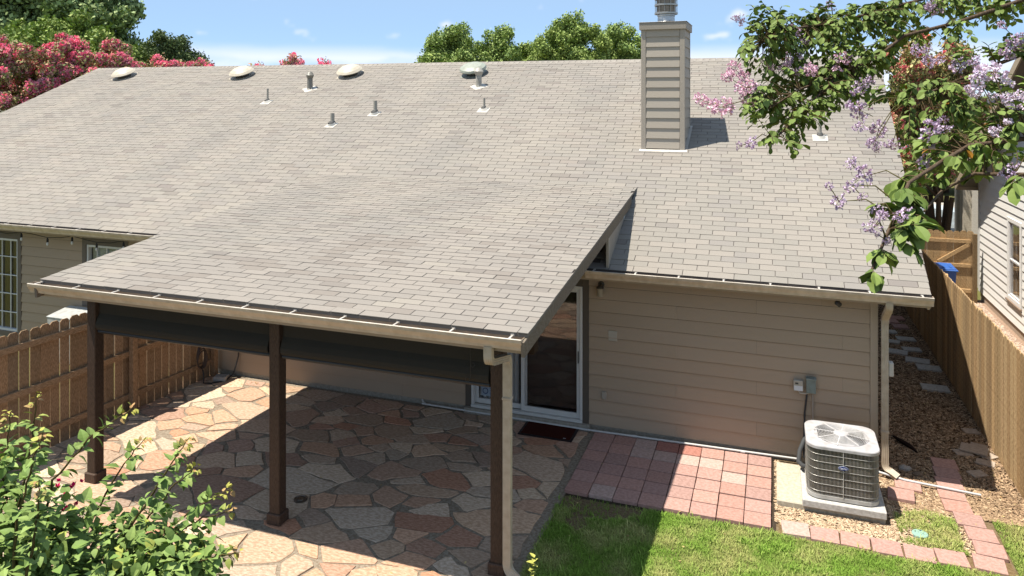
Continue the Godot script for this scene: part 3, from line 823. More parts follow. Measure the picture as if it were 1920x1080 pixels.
func make_house() -> Node3D:
	rng.seed = 5
	var house := thing("house", "long tan house with grey shingle roof, brick red paved yard and white sliding door", "house")
	house.set_meta("label", "long low tan house with big grey shingle roof and chimney")
	var holes := [[-15.9, -14.42, 0.22, 2.10], [-12.58, -11.62, 1.02, 2.12], [-4.50, -2.70, 0.10, 2.14]]
	# walls: shell, foundation, boards
	var wall := group_part(house, "back_wall")
	var b := MB.new()
	wall_with_holes(b, -20.5, 1.28, 0.14, 2.55, WALL - 0.15, WALL, holes, SIDING * 0.3)
	part(wall, "sheathing", b, M.siding)
	b = MB.new()
	b.ab(Vector3(-20.5, -0.1, WALL - 0.15), Vector3(1.28, 0.14, WALL - 0.012), lin(0.36, 0.33, 0.28), 0.006)
	part(wall, "foundation", b, M.concrete)
	var board_holes := [[-16.0, -14.32, 0.0, 2.25], [-12.68, -11.52, 0.95, 2.25], [-4.60, -2.60, 0.0, 2.25]]
	siding(wall, Vector3(0, 0, WALL), Vector3.RIGHT, Vector3.BACK, -17.5, 1.21, 0.10, 13, 0.188, SIDING, board_holes)
	b = MB.new()
	b.ab(Vector3(1.21, 0.06, WALL - 0.01), Vector3(1.305, 2.42, WALL + 0.028), TRIM, 0.004)
	part(wall, "corner_board", b, M.paint)
	b = MB.new()
	b.ab(Vector3(-17.5, 2.33, WALL + 0.003), Vector3(1.21, 2.46, WALL + 0.03), TRIM, 0.003)
	part(wall, "frieze_board", b, M.paint)
	var shell := MB.new()       # the other walls, out of sight, keep the rooms dark
	shell.ab(Vector3(1.13, -0.1, -26.2), Vector3(1.28, 2.55, WALL - 0.15), SIDING)
	shell.ab(Vector3(-20.5, -0.1, -26.2), Vector3(-20.35, 2.55, WALL - 0.15), SIDING)
	shell.ab(Vector3(-20.5, -0.1, -26.35), Vector3(1.28, 2.55, -26.2), SIDING)
	for x in [1.21, -20.43]:
		shell.ext([Vector2(WALL, 2.55), Vector2(-26.3, 2.55), Vector2(RIDGE_Z, 5.72)], Transform3D(Basis(Vector3(0, 0, 1), Vector3(0, 1, 0), Vector3(-1, 0, 0)), Vector3(x, 0, 0)), -0.05, 0.05, SIDING)
	shell.ab(Vector3(-20.4, 0.0, -26.2), Vector3(1.2, 0.06, WALL - 0.15), lin(0.25, 0.2, 0.16))
	part(house, "outer_wall", shell, M.siding)
	b = MB.new()
	b.ab(Vector3(-20.35, 2.42, -26.2), Vector3(1.13, 2.46, WALL - 0.15), lin(0.6, 0.6, 0.58))
	part(house, "ceiling", b, M.paint)
	# windows of the far half of the house
	var w := group_part(house, "window", Vector3.ZERO, "tall dark window with white grid at the left edge")
	window(w, -15.9, -14.42, 0.22, 2.10, 6, 5)
	w = group_part(house, "window", Vector3.ZERO, "smaller window with blinds above the patio roof edge")
	window(w, -12.58, -11.62, 1.02, 2.12, 4, 3)
	b = MB.new()
	for k in 34: b.box(Transform3D(Basis(Vector3.RIGHT, 0.9), Vector3(-12.1, 1.06 + 0.031 * k, WALL - 0.11)), Vector3(0.92, 0.003, 0.03), lin(0.5, 0.55, 0.5))
	part(w, "blind", b, M.plastic)
	# sliding door: fixed pane on the left, screen and sliding pane on the right
	var door := group_part(house, "sliding_door", Vector3.ZERO, "white framed sliding glass door onto the patio")
	var white := lin(0.66, 0.66, 0.63)
	b = MB.new()
	b.ab(Vector3(-4.50, 0.10, WALL - 0.1), Vector3(-2.70, 0.14, WALL + 0.05), white, 0.004)
	b.ab(Vector3(-4.50, 2.10, WALL - 0.1), Vector3(-2.70, 2.14, WALL + 0.03), white, 0.004)
	for x in [-4.50, -2.74]: b.ab(Vector3(x, 0.14, WALL - 0.1), Vector3(x + 0.04, 2.10, WALL + 0.03), white, 0.004)
	part(door, "frame", b, M.plastic)
	for k in [[-4.46, -3.60, -0.06], [-3.68, -2.74, -0.015]]:
		b = MB.new()
		var z: float = WALL + k[2]
		for x in [k[0], k[1] - 0.055]: b.ab(Vector3(x, 0.145, z - 0.018), Vector3(x + 0.055, 2.095, z + 0.018), white, 0.004)
		for y in [0.145, 2.04]: b.ab(Vector3(k[0] + 0.055, y, z - 0.018), Vector3(k[1] - 0.055, y + (0.075 if y < 1 else 0.055), z + 0.018), white, 0.003)
		part(door, "sash", b, M.plastic)
		b = MB.new()
		b.ab(Vector3(k[0] + 0.056, 0.222, z - 0.004), Vector3(k[1] - 0.056, 2.038, z + 0.003), Color.WHITE)
		part(door, "pane", b, M.glass)
	b = MB.new()
	b.ab(Vector3(-2.775, 0.98, WALL + 0.004), Vector3(-2.762, 1.16, WALL + 0.022), lin(0.02, 0.02, 0.02), 0.003)
	part(door, "handle", b, M.plastic)
	b = MB.new()
	for k in 9:
		var x := -4.42 + 0.075 * k
		b.tube([Vector3(x, 0.16, WALL - 0.2 + 0.02 * (k % 2)), Vector3(x, 2.1, WALL - 0.2 + 0.02 * (k % 2))], [0.045], 6, lin(0.55, 0.55, 0.53), false)
	part(door, "curtain", b, M.fabric)
	# brown solar screen cloth on the sliding half
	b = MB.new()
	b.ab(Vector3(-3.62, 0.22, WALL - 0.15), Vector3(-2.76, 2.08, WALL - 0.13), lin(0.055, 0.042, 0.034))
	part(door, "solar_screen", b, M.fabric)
	b = MB.new()
	b.ab(Vector3(-4.36, 0.27, WALL - 0.052), Vector3(-4.12, 0.42, WALL - 0.050), lin(0.30, 0.37, 0.44))
	b.lathe(Transform3D(Basis(Vector3.RIGHT, PI / 2), Vector3(-4.29, 0.345, WALL - 0.0495)), [Vector2(0.05, 0), Vector2(0.05, 0.001), Vector2(0.035, 0.001), Vector2(0.035, 0.0)], 18, lin(0.04, 0.07, 0.16))
	for k in 4: b.ab(Vector3(-4.22, 0.30 + 0.027 * k, WALL - 0.05), Vector3(-4.135, 0.313 + 0.027 * k, WALL - 0.049), lin(0.10, 0.15, 0.26))
	part(door, "window_sticker", b, M.plastic)
	b = MB.new()
	b.ab(Vector3(-2.70, 0.06, WALL), Vector3(-2.60, 2.26, WALL + 0.026), lin(0.115, 0.095, 0.075), 0.003)
	b.ab(Vector3(-4.60, 2.14, WALL), Vector3(-2.70, 2.26, WALL + 0.026), lin(0.115, 0.095, 0.075), 0.003)
	b.ab(Vector3(-4.60, 0.06, WALL), Vector3(-4.50, 2.14, WALL + 0.026), lin(0.115, 0.095, 0.075), 0.003)
	part(door, "casing", b, M.paint)
	b = MB.new()
	b.ab(Vector3(-4.6, 0.0, WALL - 0.05), Vector3(-2.58, 0.10, WALL + 0.10), lin(0.33, 0.31, 0.27), 0.01)
	part(door, "sill", b, M.concrete)
	# roof: deck, shingles, eaves
	var roof := group_part(house, "roof")
	b = MB.new()
	var front := [Vector3(-20.85, EAVE_Y - 0.004, EAVE_Z), Vector3(roof_right(EAVE_Z), EAVE_Y - 0.004, EAVE_Z), Vector3(roof_right(RIDGE_Z), EAVE_Y + PITCH * (EAVE_Z - RIDGE_Z) - 0.004, RIDGE_Z), Vector3(-20.75, EAVE_Y + PITCH * (EAVE_Z - RIDGE_Z) - 0.004, RIDGE_Z)]
	var dark := lin(0.11, 0.098, 0.087)
	b.quad(front[0], front[1], front[2], front[3], dark)
	var low := Vector3(0, -0.06, 0)
	b.quad(front[3] + low, front[2] + low, front[1] + low, front[0] + low, dark)
	for i in 4: b.out_quad(front[i], front[(i + 1) % 4], front[(i + 1) % 4] + low, front[i] + low, (front[i] + front[(i + 1) % 4]) * 0.5 - Vector3(-9.5, 4, -14.5), dark)
	b.quad(front[3], front[2], Vector3(front[2].x, EAVE_Y, 2 * RIDGE_Z - EAVE_Z), Vector3(front[3].x, EAVE_Y, 2 * RIDGE_Z - EAVE_Z), lin(0.33, 0.31, 0.28))
	part(roof, "deck", b, M.underlay)
	lay_shingles(roof, EAVE_Z, EAVE_Y, PITCH, RIDGE_Z + 0.02, func(_z): return -20.85, roof_right,
		func(x, z): return (x > PORCH_L + 0.3 and x < PORCH_R - 0.3 and z > -12.5) or (x > -2.2 and x < -1.7 and z > -14.9 and z < -14.06), 101)
	b = MB.new()
	var ry := EAVE_Y + PITCH * (EAVE_Z - RIDGE_Z)
	var x := -20.8
	while x < 2.2:
		b.quad(Vector3(x, ry + 0.006, RIDGE_Z), Vector3(x, ry - 0.055, RIDGE_Z + 0.15), Vector3(x + 0.15, ry - 0.053, RIDGE_Z + 0.15), Vector3(x + 0.15, ry + 0.014, RIDGE_Z), vary(lin(0.37, 0.345, 0.31), 0.08))
		b.quad(Vector3(x + 0.15, ry + 0.014, RIDGE_Z), Vector3(x + 0.15, ry - 0.053, RIDGE_Z - 0.15), Vector3(x, ry - 0.055, RIDGE_Z - 0.15), Vector3(x, ry + 0.006, RIDGE_Z), lin(0.35, 0.33, 0.3))
		x += 0.15
	part(roof, "ridge_cap", b, M.shingle)
	b = MB.new()
	b.ab(Vector3(-20.85, EAVE_Y - 0.17, EAVE_Z - 0.045), Vector3(1.87, EAVE_Y - 0.062, EAVE_Z - 0.02), TRIM)
	part(roof, "fascia", b, M.paint)
	b = MB.new()
	b.ab(Vector3(-20.85, EAVE_Y - 0.172, WALL), Vector3(1.87, EAVE_Y - 0.16, EAVE_Z - 0.03), TRIM)
	part(roof, "soffit", b, M.paint)
	b = MB.new()
	for s in [1.0, -1.0]:
		var za := EAVE_Z if s > 0 else 2 * RIDGE_Z - EAVE_Z
		b.bar(Vector3(roof_right(EAVE_Z) - 0.03, EAVE_Y - 0.13, za), Vector3(roof_right(RIDGE_Z) - 0.03, ry - 0.13, RIDGE_Z), 0.03, 0.13, TRIM)
		b.bar(Vector3(-20.8, EAVE_Y - 0.13, za), Vector3(-20.75, ry - 0.13, RIDGE_Z), 0.03, 0.13, TRIM)
	part(roof, "rake_board", b, M.paint)
	gutter(house, -2.56, 1.885, EAVE_Y - 0.012, EAVE_Z - 0.018, "gutter over the shaded wall with the cooling unit")
	gutter(house, -20.6, -6.6, EAVE_Y - 0.012, EAVE_Z - 0.018, "gutter left of the patio roof")
	downspout(house, [Vector3(1.39, EAVE_Y - 0.12, EAVE_Z + 0.04), Vector3(1.39, EAVE_Y - 0.2, EAVE_Z + 0.03), Vector3(1.38, EAVE_Y - 0.42, WALL + 0.06), Vector3(1.38, 0.12, WALL + 0.06), Vector3(1.52, 0.06, WALL + 0.16)], Vector3.RIGHT, [Vector3(1.38, 2.05, WALL + 0.06), Vector3(1.38, 0.6, WALL + 0.06)])
	make_chimney(house)
	make_vents(house)
	return house

func window(w: Node3D, x0: float, x1: float, y0: float, y1: float, nx: int, ny: int) -> void:
	var white := lin(0.68, 0.69, 0.68)
	var b := MB.new()
	for x in [x0, x1 - 0.045]: b.ab(Vector3(x, y0, WALL - 0.07), Vector3(x + 0.045, y1, WALL + 0.012), white, 0.004)
	for y in [y0, y1 - 0.045]: b.ab(Vector3(x0 + 0.045, y, WALL - 0.07), Vector3(x1 - 0.045, y + 0.045, WALL + 0.012), white, 0.003)
	part(w, "frame", b, M.plastic)
	for i in range(1, nx):
		b = MB.new()
		b.ab(Vector3(lerpf(x0, x1, float(i) / nx) - 0.009, y0 + 0.045, WALL - 0.034), Vector3(lerpf(x0, x1, float(i) / nx) + 0.009, y1 - 0.045, WALL - 0.014), white, 0.002)
		part(w, "glazing_bar", b, M.plastic)
	for i in range(1, ny):
		b = MB.new()
		b.ab(Vector3(x0 + 0.045, lerpf(y0, y1, float(i) / ny) - 0.009, WALL - 0.033), Vector3(x1 - 0.045, lerpf(y0, y1, float(i) / ny) + 0.009, WALL - 0.015), white, 0.002)
		part(w, "glazing_bar", b, M.plastic)
	b = MB.new()
	b.ab(Vector3(x0 + 0.04, y0 + 0.04, WALL - 0.046), Vector3(x1 - 0.04, y1 - 0.04, WALL - 0.040), Color.WHITE)
	part(w, "pane", b, M.glass)
	b = MB.new()
	for x in [x0 - 0.1, x1]: b.ab(Vector3(x, y0 - 0.1, WALL), Vector3(x + 0.1, y1 + 0.14, WALL + 0.03), lin(0.17, 0.145, 0.115), 0.003)
	for y in [y0 - 0.1, y1]: b.ab(Vector3(x0, y, WALL), Vector3(x1, y + (0.1 if y < y1 else 0.14), WALL + 0.03), lin(0.17, 0.145, 0.115), 0.003)
	part(w, "casing", b, M.paint)

func make_chimney(house: Node3D) -> void:
	var c := group_part(house, "chimney", Vector3.ZERO, "square chimney clad in tan lap siding with metal flue")
	var x0 := -2.345
	var x1 := -1.545
	var z1 := -14.0
	var z0 := -14.95
	var top := 6.33
	var b := MB.new()
	b.ab(Vector3(x0 + 0.02, 3.6, z0 + 0.02), Vector3(x1 - 0.02, top, z1 - 0.02), SIDING * 0.3)
	part(c, "core", b, M.siding)
	var col := Color(0.47, 0.42, 0.355)
	siding(c, Vector3(x0, 0, z1 - 0.02), Vector3.RIGHT, Vector3.BACK, 0.09, 0.71, 4.02, 12, 0.19, col, [], 3.66, null, 0.0)
	siding(c, Vector3(x1 - 0.02, 0, z1), Vector3.FORWARD, Vector3.RIGHT, 0.09, 0.86, 4.02, 12, 0.19, col, [], 3.66, null, 0.0)
	siding(c, Vector3(x0 + 0.02, 0, z0), Vector3.BACK, Vector3.LEFT, 0.09, 0.86, 4.02, 12, 0.19, col, [], 3.66, null, 0.0)
	for x in [x0, x1 - 0.09]:
		for z in [z1 - 0.09, z0]:
			b = MB.new()
			b.ab(Vector3(x - (0.004 if x == x0 else -0.004), 3.93 if z > z0 else 4.3, z + (0.006 if z > z0 else -0.006)), Vector3(x + 0.09 - (0.004 if x == x0 else -0.004), top - 0.002, z + 0.09 + (0.006 if z > z0 else -0.006)), col * 0.92, 0.004)
			part(c, "corner_board", b, M.paint)
	b = MB.new()
	b.ab(Vector3(x0 - 0.035, top - 0.09, z0 - 0.035), Vector3(x1 + 0.035, top + 0.045, z1 + 0.04), col * 0.8, 0.006)
	part(c, "cap_board", b, M.paint)
	b = MB.new()
	b.ab(Vector3(x0 - 0.045, top + 0.047, z0 - 0.045), Vector3(x1 + 0.045, top + 0.054, z1 + 0.05), lin(0.30, 0.29, 0.27), 0.002)
	part(c, "chase_cover", b, M.steel)
	b = MB.new()
	var n := Vector3(0, 1, PITCH).normalized()
	b.quad(Vector3(x0 - 0.03, EAVE_Y + PITCH * (EAVE_Z - z1) - 0.035 + 0.012, z1 + 0.09), Vector3(x1 + 0.05, EAVE_Y + PITCH * (EAVE_Z - z1) - 0.035 + 0.012, z1 + 0.09), Vector3(x1 + 0.05, EAVE_Y + PITCH * (EAVE_Z - z1) + 0.014, z1 - 0.01), Vector3(x0 - 0.03, EAVE_Y + PITCH * (EAVE_Z - z1) + 0.014, z1 - 0.01), lin(0.58, 0.57, 0.54))
	b.bar(Vector3(x1 + 0.02, EAVE_Y + PITCH * (EAVE_Z - z1) + 0.012, z1), Vector3(x1 + 0.02, EAVE_Y + PITCH * (EAVE_Z - z0) + 0.012, z0), 0.06, 0.008, lin(0.4, 0.38, 0.35))
	part(c, "flashing", b, M.metal_paint)
	b = MB.new()
	var at := Transform3D(Basis(), Vector3(-1.945, top + 0.055, -14.47))
	b.lathe(at, [Vector2(0.22, 0.0), Vector2(0.2, 0.03), Vector2(0.165, 0.05), Vector2(0.16, 0.14), Vector2(0.17, 0.15), Vector2(0.17, 0.18)], 28, lin(0.55, 0.58, 0.6))
	part(c, "flue_collar", b, M.steel)
	b = MB.new()
	b.lathe(at, [Vector2(0.10, 0.12), Vector2(0.185, 0.2), Vector2(0.185, 0.52), Vector2(0.1, 0.53), Vector2(0.10, 0.62)], 20, lin(0.30, 0.25, 0.2))
	part(c, "flue_pipe", b, M.steel)
	b = MB.new()
	for y in [0.18, 0.34, 0.46]: b.lathe(at, [Vector2(0.205, y), Vector2(0.222, y + 0.004), Vector2(0.222, y + 0.035), Vector2(0.205, y + 0.04), Vector2(0.200, y + 0.02), Vector2(0.205, y)], 28, lin(0.5, 0.5, 0.49))
	for k in 12:
		var a := TAU * k / 12
		b.bar(at * Vector3(cos(a) * 0.21, 0.18, sin(a) * 0.21), at * Vector3(cos(a) * 0.21, 0.52, sin(a) * 0.21), 0.014, 0.006, lin(0.45, 0.45, 0.44))
	part(c, "spark_screen", b, M.steel)
	b = MB.new()
	b.lathe(at, [Vector2(0.25, 0.52), Vector2(0.26, 0.53), Vector2(0.23, 0.57), Vector2(0.0, 0.61)], 28, lin(0.5, 0.5, 0.49))
	part(c, "flue_cap", b, M.steel)

func roof_frame(x: float, z: float) -> Transform3D:
	var n := Vector3(0, 1, PITCH).normalized()
	return Transform3D(Basis(Vector3.RIGHT, n, Vector3(0, -PITCH, 1).normalized()), Vector3(x, EAVE_Y + PITCH * (EAVE_Z - z) + 0.008, z))

func make_vents(house: Node3D) -> void:
	var tan_ := lin(0.50, 0.46, 0.375)
	for d in [[-18.95, -17.72, "leftmost domed roof vent near the ridge"], [-14.48, -17.68, "second domed roof vent from the left"], [-10.9, -17.68, "third domed roof vent from the left"], [-7.25, -17.66, "grey green domed roof vent right of the others"]]:
		var f := roof_frame(d[0], d[1])
		var v := group_part(house, "roof_vent", Vector3.ZERO, d[2])
		var col := tan_ if d[0] < -8 else lin(0.29, 0.32, 0.275)
		var b := MB.new()
		b.box(f * Transform3D(Basis(), Vector3(0, 0.004, 0.0)), Vector3(0.56, 0.008, 0.6), col * 0.9)
		part(v, "flange", b, M.metal_paint)
		b = MB.new()
		b.lathe(f, [Vector2(0.19, 0.0), Vector2(0.19, 0.13)], 28, lin(0.05, 0.05, 0.05))
		part(v, "throat", b, M.metal_paint)
		b = MB.new()
		b.lathe(f * Transform3D(Basis(), Vector3(0, 0.11, 0)), [Vector2(0.25, -0.015), Vector2(0.345, 0.0), Vector2(0.355, 0.018), Vector2(0.30, 0.07), Vector2(0.22, 0.12), Vector2(0.12, 0.15), Vector2(0.0, 0.158)] if d[0] < -8 else [Vector2(0.25, -0.02), Vector2(0.33, 0.0), Vector2(0.352, 0.03), Vector2(0.33, 0.08), Vector2(0.24, 0.13), Vector2(0.0, 0.16)], 32, col)
		part(v, "dome", b, M.metal_paint)
	for d in [[-11.56, -16.76, "dark capped flue pipe left of the third dome"], [-6.80, -16.88, "grey capped flue pipe in front of the green dome"]]:
		var f := Transform3D(Basis(), roof_frame(d[0], d[1]).origin)
		var v := group_part(house, "capped_flue", Vector3.ZERO, d[2])
		var g := lin(0.20, 0.195, 0.175) if d[0] < -8 else lin(0.36, 0.35, 0.32)
		var b := MB.new()
		b.lathe(f, [Vector2(0.075, -0.06), Vector2(0.072, 0.28)], 18, g)
		part(v, "pipe", b, M.metal_paint)
		b = MB.new()
		b.lathe(f * Transform3D(Basis(), Vector3(0, 0.26, 0)), [Vector2(0.075, 0.0), Vector2(0.12, 0.08), Vector2(0.125, 0.10), Vector2(0.07, 0.19), Vector2(0.0, 0.195)], 4 if d[0] < -8 else 6, g * 1.15)
		part(v, "cowl", b, M.metal_paint)
		b = MB.new()
		b.lathe(roof_frame(d[0], d[1]), [Vector2(0.24, 0.0), Vector2(0.2, 0.006), Vector2(0.10, 0.012), Vector2(0.08, 0.05)], 4, lin(0.5, 0.49, 0.45))
		part(v, "flashing", b, M.metal_paint)
	for d in [[-12.30, -15.98, 0.34, 0.026, "thin vent pipe farthest left on the roof"], [-9.60, -14.80, 0.26, 0.048, "stout vent pipe lowest on the roof"], [-8.81, -15.38, 0.30, 0.046, "stout vent pipe right of the lowest one"], [-6.16, -15.62, 0.26, 0.026, "thin vent pipe below the green dome"], [0.80, -14.60, 0.36, 0.03, "vent pipe right of the chimney under the blossoms"]]:
		var f := Transform3D(Basis(), roof_frame(d[0], d[1]).origin)
		var v := group_part(house, "vent_pipe", Vector3.ZERO, d[4])
		var b := MB.new()
		b.lathe(f, [Vector2(d[3], -0.05), Vector2(d[3], d[2]), Vector2(d[3] * 0.85, d[2]), Vector2(d[3] * 0.85, d[2] - 0.05), Vector2(0, d[2] - 0.05)], 14, lin(0.36, 0.345, 0.30))
		part(v, "pipe", b, M.plastic)
		b = MB.new()
		b.lathe(f, [Vector2(d[3] + 0.05, -0.06), Vector2(d[3] + 0.03, 0.03), Vector2(d[3] + 0.012, 0.075), Vector2(d[3], 0.085)], 14, lin(0.12, 0.12, 0.115))
		part(v, "boot", b, M.rubber)
		b = MB.new()
		var rf := roof_frame(d[0], d[1] + 0.05)
		b.box(rf * Transform3D(Basis(), Vector3(0, 0.006, 0)), Vector3(0.26, 0.006, 0.26), lin(0.5, 0.49, 0.45), 0.002)
		b.lathe(rf * Transform3D(Basis(), Vector3(0, 0.008, -0.02)), [Vector2(0.10, 0.0), Vector2(d[3] + 0.03, 0.05)], 14, lin(0.6, 0.59, 0.55))
		part(v, "flashing", b, M.metal_paint)

# ---------------------------------------------------------------- patio cover
func porch_y(z: float) -> float:
	return PORCH_Y + PORCH_PITCH * (PORCH_Z - z)

func make_patio_cover() -> void:
	rng.seed = 9
	var p := thing("patio_cover", "patio roof with grey shingles on three dark brown posts", "patio cover")
	var zj := -12.71
	var roof := group_part(p, "roof")
	var b := MB.new()
	var q := [Vector3(PORCH_L, porch_y(PORCH_Z) - 0.004, PORCH_Z), Vector3(PORCH_R, porch_y(PORCH_Z) - 0.004, PORCH_Z), Vector3(PORCH_R, porch_y(zj) - 0.004, zj), Vector3(PORCH_L, porch_y(zj) - 0.004, zj)]
	b.quad(q[0], q[1], q[2], q[3], lin(0.11, 0.098, 0.087))
	var low := Vector3(0, -0.03, 0)
	b.quad(q[3] + low, q[2] + low, q[1] + low, q[0] + low, lin(0.10, 0.07, 0.05))
	for i in 4: b.out_quad(q[i], q[(i + 1) % 4], q[(i + 1) % 4] + low, q[i] + low, (q[i] + q[(i + 1) % 4]) * 0.5 - Vector3(-5.3, 3, -9.5), lin(0.25, 0.22, 0.19))
	part(roof, "deck", b, M.underlay)
	lay_shingles(roof, PORCH_Z + 0.01, PORCH_Y, PORCH_PITCH, zj - 0.05, func(_z): return PORCH_L - 0.01, func(_z): return PORCH_R + 0.012, func(_x, _z): return false, 202)
	b = MB.new()
	b.ab(Vector3(PORCH_L, PORCH_Y - 0.2, PORCH_Z - 0.04), Vector3(PORCH_R - 0.04, PORCH_Y - 0.034, PORCH_Z - 0.012), TRIM)
	part(roof, "fascia", b, M.paint)
	for x in [PORCH_R - 0.02, PORCH_L + 0.02]:
		b = MB.new()
		b.bar(Vector3(x, porch_y(PORCH_Z + 0.09) - 0.115, PORCH_Z + 0.09), Vector3(x, porch_y(-12.2) - 0.115, -12.2), 0.036, 0.15, lin(0.30, 0.27, 0.23), 0.003)
		part(roof, "rake_board", b, M.rail_wood)
	# rafters and ceiling sheet under the shingles
	for i in 11:
		b = MB.new()
		var x := PORCH_L + 0.2 + (PORCH_R - PORCH_L - 0.4) * i / 10.0
		b.bar(Vector3(x, porch_y(-6.8) - 0.105, -6.8), Vector3(x, porch_y(-10.75) - 0.105, -10.75), 0.04, 0.14, lin(0.075, 0.05, 0.038))
		part(roof, "rafter", b, M.rail_wood)
	# small gable panel where the patio roof runs up onto the main roof
	b = MB.new()
	var zz := -10.60
	var n := 7
	for i in n:
		var za := lerpf(zz, -12.35, float(i) / n)
		var zb := lerpf(zz, -12.35, float(i + 1) / n) + 0.006
		var ya := EAVE_Y + PITCH * (EAVE_Z - za)
		var yb := EAVE_Y + PITCH * (EAVE_Z - zb)
		var x := PORCH_R - 0.045
		b.quad(Vector3(x, ya, za), Vector3(x, yb, zb), Vector3(x, porch_y(zb) - 0.04, zb), Vector3(x, porch_y(za) - 0.04, za), lin(0.37, 0.33, 0.28))
		b.quad(Vector3(x - 0.01, ya, za), Vector3(x - 0.01, porch_y(za) - 0.04, za), Vector3(x - 0.01, porch_y(zb) - 0.04, zb), Vector3(x - 0.01, yb, zb), lin(0.37, 0.33, 0.28))
	part(p, "gable_panel", b, M.siding)
	b = MB.new()
	b.ab(Vector3(PORCH_R - 0.075, EAVE_Y + 0.02, zz), Vector3(PORCH_R - 0.035, porch_y(zz) - 0.05, zz + 0.05), lin(0.42, 0.38, 0.32), 0.002)
	part(p, "gable_trim", b, M.paint)
	b = MB.new()
	b.bar(Vector3(PORCH_R - 0.05, EAVE_Y + PITCH * (EAVE_Z + 11.75) + 0.03, -11.75), Vector3(PORCH_R - 0.05, EAVE_Y + PITCH * (EAVE_Z + 12.3) + 0.03, -12.3), 0.012, 0.07, lin(0.55, 0.57, 0.56))
	b.bar(Vector3(PORCH_R - 0.05, EAVE_Y + PITCH * (EAVE_Z + 11.75) + 0.012, -11.75), Vector3(PORCH_R + 0.09, EAVE_Y + PITCH * (EAVE_Z + 11.75) + 0.012, -11.75), 0.012, 0.008, lin(0.6, 0.6, 0.58))
	part(p, "flashing", b, M.metal_paint)
	b = MB.new()
	b.ab(Vector3(PORCH_L + 0.1, 2.36, -7.36), Vector3(PORCH_R - 0.1, 2.56, -7.22), lin(0.06, 0.04, 0.03), 0.006)
	part(p, "beam", b, M.rail_wood_x)
	var gut := gutter(p, -8.60, PORCH_R - 0.03, PORCH_Y - 0.03, PORCH_Z - 0.012, "long gutter along the front of the patio roof")
	for x in [-8.285, -5.47, -2.71]:
		var post := group_part(p, "post", Vector3(x, 0, -7.29))
		b = MB.new()
		b.ab(Vector3(-0.07, 0.0, -0.07), Vector3(0.07, 2.36, 0.07), lin(0.085, 0.056, 0.042), 0.008)
		part(post, "shaft", b, M.dark_wood)
		b = MB.new()
		b.ab(Vector3(-0.093, 0.02, -0.093), Vector3(0.093, 0.15, 0.093), lin(0.115, 0.076, 0.056), 0.01)
		part(post, "plinth", b, M.dark_wood)
	downspout(p, [Vector3(-2.58, PORCH_Y - 0.14, PORCH_Z + 0.045), Vector3(-2.58, PORCH_Y - 0.30, PORCH_Z + 0.04), Vector3(-2.575, PORCH_Y - 0.42, -7.18), Vector3(-2.575, 0.14, -7.18), Vector3(-2.44, 0.07, -7.14)], Vector3.RIGHT, [Vector3(-2.575, 1.9, -7.18)])
	# rolled up shade cloths between the posts
	for s in [[-8.20, -5.56, "black roll-up shade between the left and middle posts"], [-5.38, -2.80, "black roll-up shade between the middle and right posts"]]:
		var sh := thing("shade_cloth", s[2], "shade", Vector3((s[0] + s[1]) * 0.5, 1.95, -7.27), "roll-up shades under the patio beam")
		var hw: float = (s[1] - s[0]) * 0.5
		b = MB.new()
		var prof := [Vector2(0.0, 0.62), Vector2(-0.006, 0.4), Vector2(-0.004, 0.25), Vector2(0.03, 0.19), Vector2(0.055, 0.13), Vector2(0.055, 0.085), Vector2(0.03, 0.045), Vector2(0.0, 0.035)]
		var back := []
		for k in prof: back.append(k - Vector2(0.012, 0))
		back.reverse()
		prof.reverse()
		var loop := []
		for k in prof: loop.append(k)
		back.reverse()
		back.reverse()
		for k in back: loop.append(k)
		b.ext(loop, Transform3D(X_WAYS, Vector3.ZERO), -hw, hw, lin(0.058, 0.054, 0.047))
		part(sh, "cloth", b, M.fabric)
		b = MB.new()
		b.tube([Vector3(-hw, 0.02, 0.0), Vector3(hw, 0.02, 0.0)], [0.024], 10, lin(0.02, 0.02, 0.022))
		part(sh, "bottom_bar", b, M.plastic)
	var hk := thing("scroll_hook", "thin black iron scroll hook hanging beside the right post", "hook", Vector3(-2.98, 2.05, -7.17))
	b = MB.new()
	b.tube([Vector3(0.0, 0.32, 0.0), Vector3(0.0, 0.02, 0.0), Vector3(-0.02, -0.03, 0), Vector3(-0.055, -0.03, 0), Vector3(-0.06, 0.0, 0), Vector3(-0.035, 0.008, 0)], [0.004], 5, lin(0.02, 0.02, 0.02))
	b.tube([Vector3(0.0, 0.15, 0.0), Vector3(0.02, 0.12, 0), Vector3(0.045, 0.14, 0), Vector3(0.04, 0.17, 0), Vector3(0.02, 0.165, 0)], [0.004], 5, lin(0.02, 0.02, 0.02))
	part(hk, "rod", b, M.metal_paint)

# ---------------------------------------------------------------- yard objects
func rounded(w: float, d: float, r: float, n := 5) -> Array:
	var out := []
	for q in 4:
		var c := Vector2((w * 0.5 - r) * [1, -1, -1, 1][q], (d * 0.5 - r) * [1, 1, -1, -1][q])
		for k in n + 1:
			var a := PI * 0.5 * (q + float(k) / n)
			out.append(c + Vector2(cos(a), sin(a)) * r)
	return out

func ring_path(b: MB, outline: Array, y: float, r: float, col: Color) -> void:
	var pts := []
	for p in outline: pts.append(Vector3(p.x, y, p.y))
	pts.append(pts[0])
	b.tube(pts, [r], 5, col, false)

